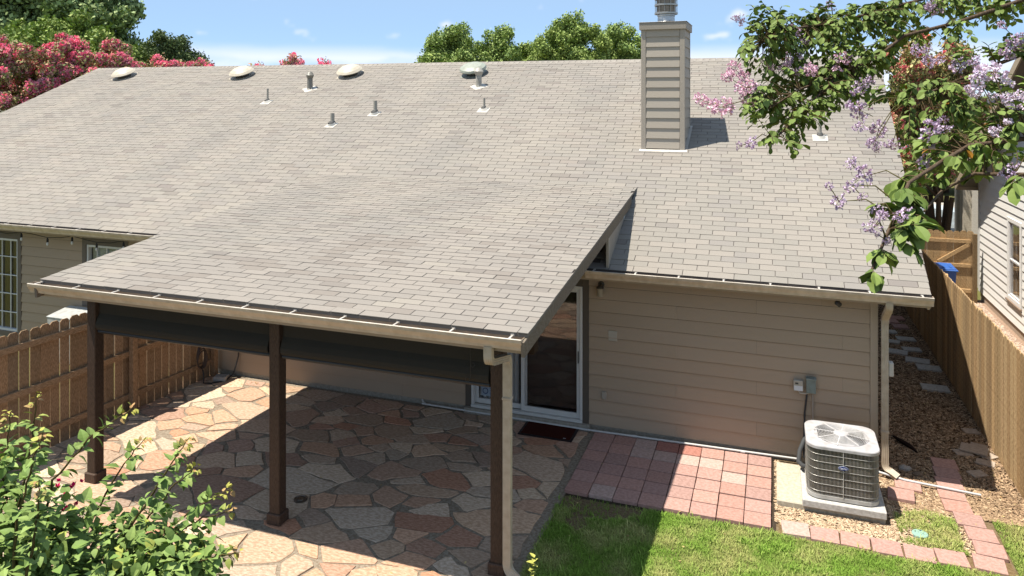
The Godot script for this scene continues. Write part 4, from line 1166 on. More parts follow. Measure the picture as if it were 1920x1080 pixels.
func make_cooling_unit() -> void:
	rng.seed = 14
	var slab := thing("equipment_slab", "wide weathered concrete slab under the cooling unit", "slab", Vector3(0.64, 0, -10.13))
	var b := MB.new()
	b.ab(Vector3(-0.6, -0.05, -0.5), Vector3(0.6, 0.075, 0.5), lin(0.50, 0.465, 0.38), 0.012)
	part(slab, "concrete", b, M.concrete)
	var pad := thing("equipment_pad", "grey pad on the slab right under the cooling unit", "pad", Vector3(0.79, 0.0755, -9.98))
	b = MB.new()
	b.ab(Vector3(-0.46, 0.0, -0.41), Vector3(0.455, 0.085, 0.41), lin(0.50, 0.50, 0.49), 0.008)
	part(pad, "block", b, M.concrete)
	var u := thing("cooling_unit", "grey air conditioner condenser with white fan top beside the wall", "air conditioner", Vector3(0.785, 0.161, -10.0))
	var w := 0.79
	var d := 0.72
	var h := 0.64
	var outline := rounded(w, d, 0.14)
	var inner := rounded(w - 0.05, d - 0.05, 0.12)
	b = MB.new()
	var base := rounded(w + 0.015, d + 0.015, 0.145)
	var up := Transform3D(Basis(Vector3.RIGHT, Vector3(0, 0, 1), Vector3.DOWN), Vector3.ZERO)   # outline (x, z) drawn out along y
	b.ext(base, up, -0.055, -0.012, lin(0.42, 0.42, 0.41))
	part(u, "base_pan", b, M.metal_paint)
	b = MB.new()
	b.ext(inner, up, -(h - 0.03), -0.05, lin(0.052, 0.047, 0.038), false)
	part(u, "coil", b, M.steel)
	b = MB.new()
	var n := 190                       # thin upright fins round the coil
	var perim := 0.0
	for i in outline.size(): perim += outline[i].distance_to(outline[(i + 1) % outline.size()])
	var at := 0.0
	var seg := 0
	for k in n:
		var t := perim * k / n
		while t > at + outline[seg].distance_to(outline[(seg + 1) % outline.size()]):
			at += outline[seg].distance_to(outline[(seg + 1) % outline.size()])
			seg += 1
		var p: Vector2 = outline[seg].move_toward(outline[(seg + 1) % outline.size()], t - at)
		b.ab(Vector3(p.x - 0.0022, 0.055, p.y - 0.0022), Vector3(p.x + 0.0022, h - 0.03, p.y + 0.0022), lin(0.36, 0.35, 0.325))
	part(u, "guard_bars", b, M.metal_paint).set_meta("kind", "stuff")
	for k in 6:
		b = MB.new()
		ring_path(b, rounded(w + 0.008, d + 0.008, 0.144), 0.10 + 0.088 * k, 0.0035, lin(0.50, 0.50, 0.49))
		part(u, "guard_wire", b, M.steel)
	b = MB.new()
	b.bar(Vector3(0.0, 0.055, d * 0.5 + 0.008), Vector3(0.0, h - 0.03, d * 0.5 + 0.008), 0.008, 0.006, lin(0.5, 0.5, 0.48))
	b.bar(Vector3(w * 0.5 + 0.008, 0.055, 0.0), Vector3(w * 0.5 + 0.008, h - 0.03, 0.0), 0.008, 0.006, lin(0.5, 0.5, 0.48))
	part(u, "guard_strip", b, M.metal_paint)
	# top panel: rounded square with a round opening
	b = MB.new()
	var top := rounded(w + 0.03, d + 0.03, 0.15, 7)
	var white := lin(0.44, 0.44, 0.46)
	var m := top.size()
	for i in m:
		var p: Vector2 = top[i]
		var q: Vector2 = top[(i + 1) % m]
		var pi_ := p.normalized() * 0.305
		var qi := q.normalized() * 0.305
		var y1 := h + 0.006
		b.out_quad(Vector3(p.x, y1 - 0.008, p.y) * Vector3(0.985, 1, 0.985) + Vector3(0, 0.008, 0), Vector3(q.x, y1 - 0.008, q.y) * Vector3(0.985, 1, 0.985) + Vector3(0, 0.008, 0), Vector3(qi.x, y1 + 0.01, qi.y), Vector3(pi_.x, y1 + 0.01, pi_.y), Vector3.UP, white)
		b.out_quad(Vector3(p.x, y1 - 0.01, p.y), Vector3(q.x, y1 - 0.01, q.y), Vector3(q.x * 0.985, y1, q.y * 0.985), Vector3(p.x * 0.985, y1, p.y * 0.985), Vector3(p.x, 0.2, p.y), white)
		b.out_quad(Vector3(p.x, h - 0.035, p.y), Vector3(q.x, h - 0.035, q.y), Vector3(q.x, y1 - 0.01, q.y), Vector3(p.x, y1 - 0.01, p.y), Vector3(p.x, 0, p.y), white)
		b.out_quad(Vector3(pi_.x, y1 + 0.01, pi_.y), Vector3(qi.x, y1 + 0.01, qi.y), Vector3(qi.x, h - 0.08, qi.y), Vector3(pi_.x, h - 0.08, pi_.y), Vector3(-p.x, 0, -p.y), lin(0.3, 0.3, 0.3))
	part(u, "top_panel", b, M.metal_paint)
	b = MB.new()
	for k in 15:
		var r := 0.075 + 0.232 * k / 14.0
		var pts := []
		for i in 37: pts.append(Vector3(cos(TAU * i / 36) * r, h + 0.024 + 0.010 * (1.0 - k / 14.0), sin(TAU * i / 36) * r))
		b.tube(pts, [0.0028], 4, lin(0.62, 0.62, 0.63), false)
	part(u, "fan_guard", b, M.metal_paint)
	for k in 8:
		b = MB.new()
		var a := TAU * (k + 0.25) / 8
		b.bar(Vector3(cos(a) * 0.06, h + 0.036, sin(a) * 0.06), Vector3(cos(a) * 0.325, h + 0.024, sin(a) * 0.325), 0.007, 0.005, lin(0.68, 0.68, 0.69))
		part(u, "guard_spoke", b, M.metal_paint)
	b = MB.new()
	b.lathe(Transform3D(Basis(), Vector3(0, h + 0.032, 0)), [Vector2(0.085, 0), Vector2(0.085, 0.006), Vector2(0.075, 0.012), Vector2(0.0, 0.014)], 24, white)
	part(u, "guard_hub", b, M.metal_paint)
	b = MB.new()
	b.lathe(Transform3D(Basis(), Vector3(0, h - 0.14, 0)), [Vector2(0.0, 0), Vector2(0.075, 0.0), Vector2(0.075, 0.12), Vector2(0.05, 0.14)], 20, lin(0.10, 0.10, 0.11))
	part(u, "fan_motor", b, M.metal_paint)
	for k in 4:
		b = MB.new()
		var a := TAU * k / 4 + 0.5
		var X := Vector3(cos(a), 0, sin(a))
		var Y := Vector3(-sin(a), 0, cos(a))
		var y0 := Vector3(0, h - 0.12, 0)
		b.quad(y0 + X * 0.06 - Y * 0.04 + Vector3.UP * 0.02, y0 + X * 0.29 - Y * 0.10 + Vector3.UP * 0.045, y0 + X * 0.29 + Y * 0.10 - Vector3.UP * 0.035, y0 + X * 0.06 + Y * 0.05 - Vector3.UP * 0.02, lin(0.30, 0.30, 0.31))
		part(u, "fan_blade", b, M.metal_paint)
	b = MB.new()
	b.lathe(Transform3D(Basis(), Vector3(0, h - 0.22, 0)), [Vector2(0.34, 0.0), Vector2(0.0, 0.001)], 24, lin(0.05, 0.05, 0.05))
	part(u, "inner_floor", b, M.metal_paint)
	var badge := group_part(u, "badge", Vector3(0.0, 0.415, d * 0.5 + 0.014))
	b = MB.new()
	b.lathe(Transform3D(Basis(Vector3.RIGHT, PI / 2).scaled(Vector3(1.0, 0.46, 1.0)), Vector3.ZERO), [Vector2(0.0575, 0.0), Vector2(0.0575, 0.005), Vector2(0.053, 0.0065), Vector2(0.0, 0.0065)], 32, lin(0.45, 0.50, 0.62))
	b.lathe(Transform3D(Basis(Vector3.RIGHT, PI / 2).scaled(Vector3(0.93, 0.41, 1.0)), Vector3(0, 0, 0.003)), [Vector2(0.0575, 0.0), Vector2(0.0575, 0.005), Vector2(0.0, 0.0055)], 32, lin(0.01, 0.03, 0.19))
	part(badge, "oval", b, M.plastic)
	var tm := TextMesh.new()
	tm.text = "Carrier"
	var font := SystemFont.new()
	font.font_names = PackedStringArray(["Droid Serif"])
	font.font_italic = true
	tm.font = font
	tm.font_size = 32
	tm.pixel_size = 0.00078
	tm.depth = 0.002
	var wm := StandardMaterial3D.new()
	wm.albedo_color = Color(0.85, 0.87, 0.92)
	wm.roughness = 0.5
	tm.material = wm
	put(badge, "lettering", tm, Transform3D(Basis(), Vector3(0, 0, 0.0095)))
	# lines between the wall and the unit
	var ln := thing("refrigerant_line", "black insulated hose looping from the wall to the cooling unit", "hose")
	b = MB.new()
	b.tube([Vector3(0.42, 0.42, WALL + 0.02), Vector3(0.40, 0.36, WALL + 0.08), Vector3(0.33, 0.28, WALL + 0.3), Vector3(0.31, 0.23, WALL + 0.5), Vector3(0.36, 0.24, WALL + 0.62), Vector3(0.42, 0.26, WALL + 0.66)], [0.03], 10, lin(0.055, 0.06, 0.065))
	part(ln, "insulation", b, M.rubber)
	b = MB.new()
	b.tube([Vector3(0.43, 0.95, WALL + 0.04), Vector3(0.40, 0.7, WALL + 0.045), Vector3(0.395, 0.4, WALL + 0.05), Vector3(0.38, 0.2, WALL + 0.3)], [0.012], 8, lin(0.04, 0.045, 0.05))
	part(ln, "cable", b, M.rubber)

func make_wall_fittings() -> void:
	var tan_ := lin(0.44, 0.40, 0.33)
	var b := MB.new()
	var t := thing("alarm_box", "small beige box with white label beside the grey switch box", "electrical box", Vector3(0.32, 1.07, WALL + 0.02))
	b.ab(Vector3(-0.062, -0.07, 0.0), Vector3(0.062, 0.07, 0.07), tan_, 0.008)
	part(t, "case", b, M.plastic)
	b = MB.new()
	b.ab(Vector3(-0.055, -0.066, 0.07), Vector3(0.055, 0.0, 0.072), lin(0.66, 0.68, 0.70))
	part(t, "label_plate", b, M.plastic)
	b = MB.new()
	b.ab(Vector3(-0.04, 0.02, 0.07), Vector3(0.0, 0.042, 0.072), lin(0.03, 0.03, 0.03))
	part(t, "display", b, M.plastic)
	t = thing("disconnect_box", "grey green power switch box on the wall above the cooling unit", "electrical box", Vector3(0.48, 1.09, WALL + 0.02))
	b = MB.new()
	b.ab(Vector3(-0.06, -0.10, 0.0), Vector3(0.06, 0.09, 0.085), lin(0.16, 0.20, 0.19), 0.005)
	part(t, "case", b, M.metal_paint)
	b = MB.new()
	b.ab(Vector3(-0.066, 0.085, 0.0), Vector3(0.066, 0.103, 0.10), lin(0.18, 0.22, 0.21), 0.004)
	part(t, "hood", b, M.metal_paint)
	t = thing("wall_conduit", "thin beige conduit from the switch box down the wall", "conduit", Vector3(0, 0, WALL + 0.035))
	b = MB.new()
	b.tube([Vector3(0.505, 1.0, 0), Vector3(0.505, 0.62, 0), Vector3(0.475, 0.48, 0.01), Vector3(0.47, 0.35, 0.06)], [0.012], 8, lin(0.36, 0.32, 0.27))
	part(t, "riser", b, M.plastic)
	b = MB.new()
	b.tube([Vector3(0.32, 1.0, 0.02), Vector3(0.34, 0.965, 0.02), Vector3(0.42, 0.965, 0.02), Vector3(0.46, 0.985, 0.02)], [0.011], 8, lin(0.46, 0.43, 0.36))
	part(t, "elbow", b, M.plastic)
	t = thing("wall_lantern", "small bronze lantern on the wall beside the sliding door", "wall lamp", Vector3(-2.413, 2.14, WALL + 0.022))
	b = MB.new()
	b.lathe(Transform3D(Basis(Vector3.RIGHT, PI / 2), Vector3(0, 0.06, 0)), [Vector2(0.05, 0), Vector2(0.045, 0.015), Vector2(0.02, 0.02), Vector2(0.015, 0.06)], 16, lin(0.05, 0.04, 0.03))
	b.lathe(Transform3D(Basis(), Vector3(0, 0.02, 0.075)), [Vector2(0.055, 0.0), Vector2(0.055, 0.012), Vector2(0.03, 0.05), Vector2(0.0, 0.06)], 16, lin(0.06, 0.05, 0.035))
	part(t, "bracket", b, M.metal_paint)
	b = MB.new()
	b.lathe(Transform3D(Basis(), Vector3(0, -0.1, 0.075)), [Vector2(0.0, 0.0), Vector2(0.046, 0.002), Vector2(0.046, 0.12)], 8, lin(0.34, 0.29, 0.2))
	part(t, "shade", b, M.plastic)
	t = thing("blank_cover", "pale square patch plate on the wall right of the door", "cover plate", Vector3(-2.24, 1.45, WALL + 0.014))
	b = MB.new()
	b.ab(Vector3(-0.065, -0.075, 0.0), Vector3(0.065, 0.075, 0.010), lin(0.47, 0.43, 0.35), 0.003)
	part(t, "plate", b, M.paint)
	t = thing("outlet_cover", "small weatherproof outlet low on the wall by the door", "outlet", Vector3(-2.364, 0.56, WALL + 0.014))
	b = MB.new()
	b.ab(Vector3(-0.035, -0.055, 0.0), Vector3(0.035, 0.055, 0.035), tan_ * 0.9, 0.006)
	part(t, "cover", b, M.plastic)
	t = thing("side_outlet", "white outlet cover on the side wall behind the downspout", "outlet", Vector3(1.425, 1.42, -10.85))
	b = MB.new()
	b.ab(Vector3(0.0, -0.09, -0.05), Vector3(0.06, 0.09, 0.05), lin(0.55, 0.53, 0.48), 0.008)
	part(t, "cover", b, M.plastic)
	t = thing("security_light", "small black floodlight hanging under the eave", "lamp", Vector3(0.82, 2.30, WALL + 0.16))
	b = MB.new()
	b.tube([Vector3(0.02, 0.03, -0.03), Vector3(0, -0.02, 0)], [0.012], 8, lin(0.03, 0.03, 0.03))
	part(t, "arm", b, M.plastic)
	b = MB.new()
	b.lathe(Transform3D(Basis(Vector3(0, 0, 1), 0.9) * Basis(Vector3.RIGHT, 0.6), Vector3(-0.015, -0.045, 0.02)), [Vector2(0.0, -0.04), Vector2(0.034, -0.036), Vector2(0.03, 0.03), Vector2(0.012, 0.045), Vector2(0, 0.046)], 12, lin(0.035, 0.035, 0.035))
	part(t, "head", b, M.plastic)
	t = thing("wall_pipe", "thin white plastic pipe along the foot of the house wall", "pipe")
	b = MB.new()
	b.tube([Vector3(-5.35, 0.10, WALL + 0.04), Vector3(-5.30, 0.05, WALL + 0.08), Vector3(-2.6, 0.055, WALL + 0.125), Vector3(0.33, 0.065, WALL + 0.06)], [0.014], 8, lin(0.60, 0.60, 0.58))
	part(t, "tube", b, M.plastic)
	b = MB.new()
	for x in [-5.3, -3.9, -1.9, -0.4]: b.tube([Vector3(x - 0.03, 0.054, WALL + 0.08 + 0.017 * (x + 5.3)) if x < -2.6 else Vector3(x - 0.03, 0.058, WALL + 0.125 - 0.022 * (x + 2.6)), Vector3(x + 0.03, 0.054, WALL + 0.081 + 0.017 * (x + 5.3)) if x < -2.6 else Vector3(x + 0.03, 0.058, WALL + 0.124 - 0.022 * (x + 2.6))], [0.019], 8, lin(0.62, 0.62, 0.6))
	part(t, "coupling", b, M.plastic)
	t = thing("drain_pipe", "white drain pipe lying over the red path to the grass", "pipe")
	b = MB.new()
	b.tube([Vector3(1.27, 0.07, -10.80), Vector3(1.6, 0.055, -10.70), Vector3(2.43, 0.05, -10.62)], [0.015], 10, lin(0.55, 0.55, 0.55))
	part(t, "tube", b, M.plastic)
	var mat_ := thing("door_mat", "dark red rectangular doormat in front of the sliding door", "doormat", Vector3(-3.14, 0.028, -10.57), "")
	b = MB.new()
	b.ab(Vector3(-0.41, 0.0, -0.24), Vector3(0.41, 0.012, 0.24), lin(0.022, 0.014, 0.013), 0.004)
	part(mat_, "backing", b, M.rubber)
	b = MB.new()
	b.ab(Vector3(-0.37, 0.012, -0.20), Vector3(0.37, 0.02, 0.20), lin(0.055, 0.016, 0.014), 0.003)
	part(mat_, "pile", b, M.fabric)
	b = MB.new()
	b.ab(Vector3(0.27, 0.0195, 0.175), Vector3(0.31, 0.022, 0.19), lin(0.5, 0.5, 0.5))
	part(mat_, "tag", b, M.fabric)
	# string lights under the far eave
	var s := thing("string_lights", "string of small bulbs hanging from the eave at left", "string lights", Vector3(0, 0, -10.62))
	var pts := [Vector3(-14.9, 2.31, 0), Vector3(-14.4, 2.26, 0), Vector3(-14.0, 2.31, 0), Vector3(-13.75, 2.30, 0), Vector3(-13.3, 2.25, 0), Vector3(-12.95, 2.27, 0), Vector3(-12.66, 2.32, 0), Vector3(-12.3, 2.27, 0), Vector3(-12.04, 2.24, 0), Vector3(-11.7, 2.25, 0), Vector3(-11.38, 2.31, 0)]
	b = MB.new()
	b.tube(pts, [0.007], 5, lin(0.02, 0.02, 0.02))
	part(s, "cable", b, M.rubber)
	for p in [Vector3(-14.0, 2.29, 0), Vector3(-13.3, 2.24, 0), Vector3(-12.66, 2.30, 0), Vector3(-12.04, 2.22, 0), Vector3(-11.38, 2.29, 0)]:
		b = MB.new()
		b.lathe(Transform3D(Basis(), p - Vector3(0, 0.08, 0)), [Vector2(0.02, 0.0), Vector2(0.02, 0.05), Vector2(0.008, 0.085)], 10, lin(0.02, 0.02, 0.02))
		part(s, "socket", b, M.rubber)
		b = MB.new()
		b.lathe(Transform3D(Basis(), p - Vector3(0, 0.15, 0)), [Vector2(0.0, 0.0), Vector2(0.02, 0.012), Vector2(0.024, 0.035), Vector2(0.014, 0.07)], 10, lin(0.7, 0.7, 0.66))
		part(s, "bulb", b, M.plastic)
	var cab := thing("utility_cabinet", "pale grey metal cabinet showing above the left fence", "cabinet", Vector3(-12.6, 0, -10.5))
	b = MB.new()
	b.ab(Vector3(-0.34, 0.0, -0.3), Vector3(0.30, 0.84, 0.18), lin(0.40, 0.41, 0.41), 0.01)
	part(cab, "body", b, M.metal_paint)
	b = MB.new()
	b.box(Transform3D(Basis(Vector3.RIGHT, 0.16), Vector3(-0.02, 0.87, -0.06)), Vector3(0.67, 0.02, 0.5), lin(0.40, 0.42, 0.42), 0.006)
	part(cab, "lid", b, M.metal_paint)

# ---------------------------------------------------------------- fences
func picket_mesh(w: float, h: float, col: Color, m: Material) -> ArrayMesh:
	var b := MB.new()
	var e := w * 0.24
	b.ext([Vector2(-w / 2, 0), Vector2(w / 2, 0), Vector2(w / 2, h - e), Vector2(w / 2 - e * 0.9, h), Vector2(-w / 2 + e * 0.9, h), Vector2(-w / 2, h - e)], Transform3D(), -0.008, 0.008, col)
	return b.mesh(m)

func make_fence(called: String, label: String, a: Vector3, z: Vector3, height: float, pitch: float, gap: float, col: Color, rails: Array, rail_side: float, posts: Array, wander: float, from_: int) -> Node3D:
	rng.seed = from_
	var f := thing(called, label, "fence")
	var d := (z - a).normalized()
	var nrm := d.cross(Vector3.UP)
	var kinds := []
	for k in 14:
		var tone := vary(col, 0.26, 0.05).lerp(Color(0.30, 0.27, 0.23), rng.randf() * 0.3)
		kinds.append(picket_mesh(pitch - gap, height, tone, M.fence_wood))
	var n := int(a.distance_to(z) / pitch)
	for i in n:
		var basis_ := Basis(d, Vector3.UP, nrm).rotated(nrm, rng.randf_range(-0.006, 0.006)).rotated(Vector3.UP, rng.randf_range(-0.03, 0.03))
		put(f, "picket", kinds[rng.randi() % 14], Transform3D(basis_, a + d * (pitch * (i + 0.5)) + Vector3(0, rng.randf_range(-wander, wander) - 0.01, 0) + nrm * rng.randf_range(-0.004, 0.004)))
	for y in rails:
		var len_ := a.distance_to(z)
		var s := 0.0
		while s < len_:
			var e := minf(s + 2.44, len_)
			var b := MB.new()
			b.bar(a + d * s + nrm * rail_side * 0.029 + Vector3.UP * y, a + d * (e - 0.004) + nrm * rail_side * 0.029 + Vector3.UP * (y + rng.randf_range(-0.008, 0.008)), 0.04, 0.088, vary(col * 1.2, 0.12, 0.04), 0.004)
			part(f, "rail", b, M.rail_wood)
			s = e
	for p in posts:
		var b := MB.new()
		b.ab(Vector3(-0.045, -0.1, -0.045), Vector3(0.045, height - 0.12, 0.045), vary(col * 1.1, 0.1), 0.005)
		put(f, "post", b.mesh(M.fence_wood), Transform3D(Basis(d, Vector3.UP, nrm), a + d * p + nrm * rail_side * 0.096))
	return f

func make_fences() -> void:
	# d runs towards the yard; d x up points to -x, so the patio side is the negative one
	make_fence("patio_fence", "weathered brown picket fence along the left side of the patio", Vector3(-9.45, 0, -10.82), Vector3(-9.98, 0, -3.6), 1.80, 0.146, 0.011, lin(0.45, 0.32, 0.21), [0.28, 0.95, 1.58], -1.0, [0.12, 1.78, 4.2, 6.6], 0.012, 41)
	make_fence("side_fence", "honey brown picket fence along the right side yard", Vector3(2.93, 0, -20.66), Vector3(2.93, 0, -5.2), 1.80, 0.1435, 0.007, lin(0.74, 0.53, 0.30), [0.3, 0.95, 1.6], -1.0, [0.1, 2.5, 4.9, 7.3, 9.7, 12.1, 14.5], 0.014, 43)
	rng.seed = 51
	var g := thing("wooden_gate", "honey brown wooden gate with diagonal brace beside the white house", "gate", Vector3(3.0, 0, -20.73))
	var col := lin(0.68, 0.49, 0.28)
	for i in 11:
		put(g, "picket", picket_mesh(0.139, 1.69, vary(col, 0.22, 0.05), M.fence_wood), Transform3D(Basis(), Vector3(0.08 + 0.1435 * i, 0.02 + rng.randf_range(-0.01, 0.01), 0)))
	for y in [0.22, 0.83, 1.42]:
		var b := MB.new()
		b.ab(Vector3(0.2, y, 0.009), Vector3(1.52, y + 0.088, 0.047), vary(col * 1.15, 0.08), 0.004)
		part(g, "rail", b, M.rail_wood_x)
	var br := MB.new()
	br.bar(Vector3(0.82, 0.93, 0.028), Vector3(1.48, 1.40, 0.028), 0.036, 0.088, col * 1.1, 0.004)
	part(g, "brace", br, M.rail_wood_x)
	for x in [0.13, 1.6]:
		br = MB.new()
		br.ab(Vector3(x - 0.045, -0.1, 0.01), Vector3(x + 0.045, 1.66 if x > 1 else 1.52, 0.1), lin(0.30, 0.22, 0.13), 0.005)
		part(g, "post", br, M.fence_wood)
	var bin := thing("wheeled_bin", "blue plastic wheelie bin standing in front of the gate", "bin", Vector3(3.74, 0.0, -19.85))
	var b2 := MB.new()
	var blue := lin(0.03, 0.12, 0.42)
	for s in [-1.0, 1.0]:
		b2.out_quad(Vector3(-0.20, 0.06, 0.2 * s), Vector3(0.20, 0.06, 0.2 * s), Vector3(0.25, 0.94, 0.27 * s), Vector3(-0.25, 0.94, 0.27 * s), Vector3(0, 0, s), blue)
		b2.out_quad(Vector3(0.20 * s, 0.06, -0.2), Vector3(0.20 * s, 0.06, 0.2), Vector3(0.25 * s, 0.94, 0.27), Vector3(0.25 * s, 0.94, -0.27), Vector3(s, 0, 0), blue)
	part(bin, "body", b2, M.plastic)
	b2 = MB.new()
	b2.ab(Vector3(-0.285, 0.94, -0.31), Vector3(0.285, 0.98, 0.31), blue * 1.1, 0.012)
	b2.box(Transform3D(Basis(Vector3.RIGHT, 0.04), Vector3(0, 1.0, 0)), Vector3(0.5, 0.04, 0.54), blue * 1.1, 0.018)
	for x in [-0.15, 0.0, 0.15]: b2.ab(Vector3(x - 0.02, 1.015, -0.24), Vector3(x + 0.02, 1.03, 0.24), blue * 1.1, 0.005)
	part(bin, "lid", b2, M.plastic)
	for x in [-0.22, 0.22]:
		b2 = MB.new()
		b2.lathe(Transform3D(Basis(Vector3(0, 0, 1), PI / 2), Vector3(x, 0.1, -0.22)), [Vector2(0.0, -0.025), Vector2(0.1, -0.025), Vector2(0.1, 0.025), Vector2(0.0, 0.025)], 18, lin(0.02, 0.02, 0.02))
		part(bin, "wheel", b2, M.rubber)
	# hose and cable by the patio fence
	var h := thing("garden_hose", "coiled brown hose hanging on the patio fence", "hose", Vector3(-9.375, 0.5, -10.34))
	var hb := MB.new()
	for k in 4:
		var pts := []
		for i in 21:
			var a := TAU * i / 20
			pts.append(Vector3(0.03 + 0.012 * k, 0.0 + cos(a) * (0.19 - 0.012 * k) - 0.02 * k, sin(a) * (0.09 + 0.008 * k)))
		hb.tube(pts, [0.012], 7, lin(0.07, 0.05, 0.04), false)
	hb.tube([Vector3(0.06, -0.19, 0.0), Vector3(0.07, -0.3, -0.02), Vector3(0.12, -0.44, 0.04), Vector3(0.2, -0.468, -0.05), Vector3(0.35, -0.468, -0.22), Vector3(0.4, -0.40, -0.38), Vector3(0.44, -0.1, -0.46), Vector3(0.45, 0.35, -0.5)], [0.013], 7, lin(0.03, 0.028, 0.028), false)
	part(h, "tube", hb, M.rubber)
	hb = MB.new()
	hb.bar(Vector3(-0.02, 0.17, 0), Vector3(0.09, 0.19, 0), 0.02, 0.02, lin(0.05, 0.05, 0.05))
	part(h, "hook", hb, M.metal_paint)
	var blk := thing("concrete_block", "small grey block on the patio in the corner by the fence", "block", Vector3(-9.12, 0.028, -10.58))
	hb = MB.new()
	hb.box(Transform3D(Basis(Vector3.UP, 0.3), Vector3(0, 0.04, 0)), Vector3(0.22, 0.08, 0.16), lin(0.34, 0.34, 0.33), 0.008)
	part(blk, "block", hb, M.concrete)

# ---------------------------------------------------------------- next house, car
func make_neighbour() -> void:
	rng.seed = 61
	var o := thing("white_house", "white lap sided house beyond the right fence", "house")
	var x := 4.8
	var cream := lin(0.88, 0.87, 0.84)
	var w := group_part(o, "wall")
	var b := MB.new()
	var yaw := Transform3D(Basis(Vector3(0, 0, 1), Vector3(0, 1, 0), Vector3(-1, 0, 0)), Vector3(x, 0, 0))
	for poly in [[Vector2(-21.1, 0.22), Vector2(-18.63, 0.22), Vector2(-18.63, 4.38), Vector2(-21.1, 2.95)], [Vector2(-18.63, 0.22), Vector2(-17.85, 0.22), Vector2(-17.85, 0.73), Vector2(-18.63, 0.73)], [Vector2(-18.63, 2.31), Vector2(-17.85, 2.31), Vector2(-17.85, 4.83), Vector2(-18.63, 4.38)], [Vector2(-17.85, 0.22), Vector2(-10.9, 0.22), Vector2(-10.9, 2.9), Vector2(-16.0, 5.9), Vector2(-17.85, 4.83)]]:
		b.ext(poly, yaw, -0.14, -0.02, cream * 0.5)
	b.ab(Vector3(x + 0.14, 0.22, -11.04), Vector3(x + 8.0, 2.9, -10.9), cream)
	b.ab(Vector3(x + 7.86, 0.22, -21.1), Vector3(x + 8.0, 5.6, -11.04), cream)
	part(w, "sheathing", b, M.siding)
	b = MB.new()
	b.ab(Vector3(x + 0.012, -0.1, -21.1), Vector3(x + 8.0, 0.25, -10.9), lin(0.44, 0.36, 0.29), 0.01)
	part(w, "foundation", b, M.concrete)
	siding(w, Vector3(x, 0, -21.0), Vector3.BACK, Vector3.LEFT, 0.0, 6.0, 0.20, 22, 0.178, cream, [[2.25, 3.27, 0.62, 2.42]], 3.66, func(y): return Vector2(maxf(0.0, (y - 3.0) / 0.58), 6.0), 0.004)
	b = MB.new()
	b.ab(Vector3(x - 0.03, 0.2, -21.13), Vector3(x + 0.03, 3.0, -21.0), cream * 0.78, 0.004)
	part(w, "corner_board", b, M.paint)
	var win := group_part(o, "window")
	b = MB.new()
	var z0 := -18.72
	var z1 := -17.76
	for z in [z0, z1 - 0.09]: b.ab(Vector3(x - 0.035, 0.64, z), Vector3(x + 0.02, 2.40, z + 0.09), cream * 1.05, 0.004)
	for y in [0.64, 2.31]: b.ab(Vector3(x - 0.035, y, z0 + 0.09), Vector3(x + 0.02, y + 0.09, z1 - 0.09), cream * 1.05, 0.004)
	part(win, "casing", b, M.paint)
	b = MB.new()
	for z in [z0 + 0.09, z1 - 0.13]: b.ab(Vector3(x - 0.015, 0.73, z), Vector3(x + 0.03, 2.31, z + 0.04), lin(0.68, 0.68, 0.68), 0.003)
	for y in [0.73, 1.48, 2.27]: b.ab(Vector3(x - 0.016, y, z0 + 0.13), Vector3(x + 0.03, y + 0.04, z1 - 0.13), lin(0.68, 0.68, 0.68), 0.003)
	part(win, "sash", b, M.plastic)
	b = MB.new()
	b.ab(Vector3(x + 0.012, 0.76, z0 + 0.12), Vector3(x + 0.016, 2.28, z1 - 0.12), Color.WHITE)
	part(win, "pane", b, M.glass)
	b = MB.new()
	b.ab(Vector3(x - 0.06, 0.60, z0 - 0.03), Vector3(x + 0.02, 0.64, z1 + 0.03), lin(0.30, 0.22, 0.17), 0.004)
	part(win, "sill", b, M.paint)
	var roof := group_part(o, "roof")
	b = MB.new()
	b.ext([Vector2(-21.55, 2.70), Vector2(-16.0, 5.92), Vector2(-10.4, 2.68), Vector2(-10.4, 2.82), Vector2(-16.0, 6.07), Vector2(-21.55, 2.85)], Transform3D(Basis(Vector3(0, 0, 1), Vector3(0, 1, 0), Vector3(-1, 0, 0)), Vector3(x, 0, 0)), -9.0, 0.42, lin(0.27, 0.24, 0.2))
	part(roof, "deck", b, M.shingle)
	b = MB.new()
	b.bar(Vector3(x - 0.43, 2.70, -21.55), Vector3(x - 0.43, 5.93, -16.0), 0.03, 0.17, lin(0.46, 0.38, 0.27), 0.003)
	part(roof, "rake_board", b, M.paint)
	b = MB.new()
	b.ab(Vector3(x - 0.42, 2.62, -21.62), Vector3(x + 9.0, 2.78, -21.55), lin(0.46, 0.38, 0.27))
	part(roof, "fascia", b, M.paint)
	b = MB.new()
	b.ab(Vector3(x + 0.25, -0.05, -24.4), Vector3(x + 8, 2.66, -21.1), lin(0.56, 0.55, 0.52))
	part(o, "front_wall", b, M.concrete)
	for c in [[5.0, -23.2, 0.16], [5.02, -24.2, 0.12]]:
		b = MB.new()
		b.ab(Vector3(c[0] - c[2], 0, c[1] - c[2]), Vector3(c[0] + c[2], 2.64, c[1] + c[2]), lin(0.56, 0.52, 0.44), 0.01)
		part(o, "column", b, M.concrete)
	# a car on the drive, mostly hidden
	var car := thing("parked_car", "pale blue car parked on the drive behind the tree trunks", "car", Vector3(4.25, 0.0, -31.2))
	var paint := lin(0.50, 0.58, 0.62)
	b = MB.new()
	b.ext([Vector2(-2.15, 0.28), Vector2(2.15, 0.28), Vector2(2.25, 0.5), Vector2(2.2, 0.78), Vector2(1.2, 0.95), Vector2(-1.9, 0.98), Vector2(-2.2, 0.85), Vector2(-2.25, 0.45)], Transform3D(), -0.85, 0.85, paint)
	part(car, "body", b, M.metal_paint)
	b = MB.new()
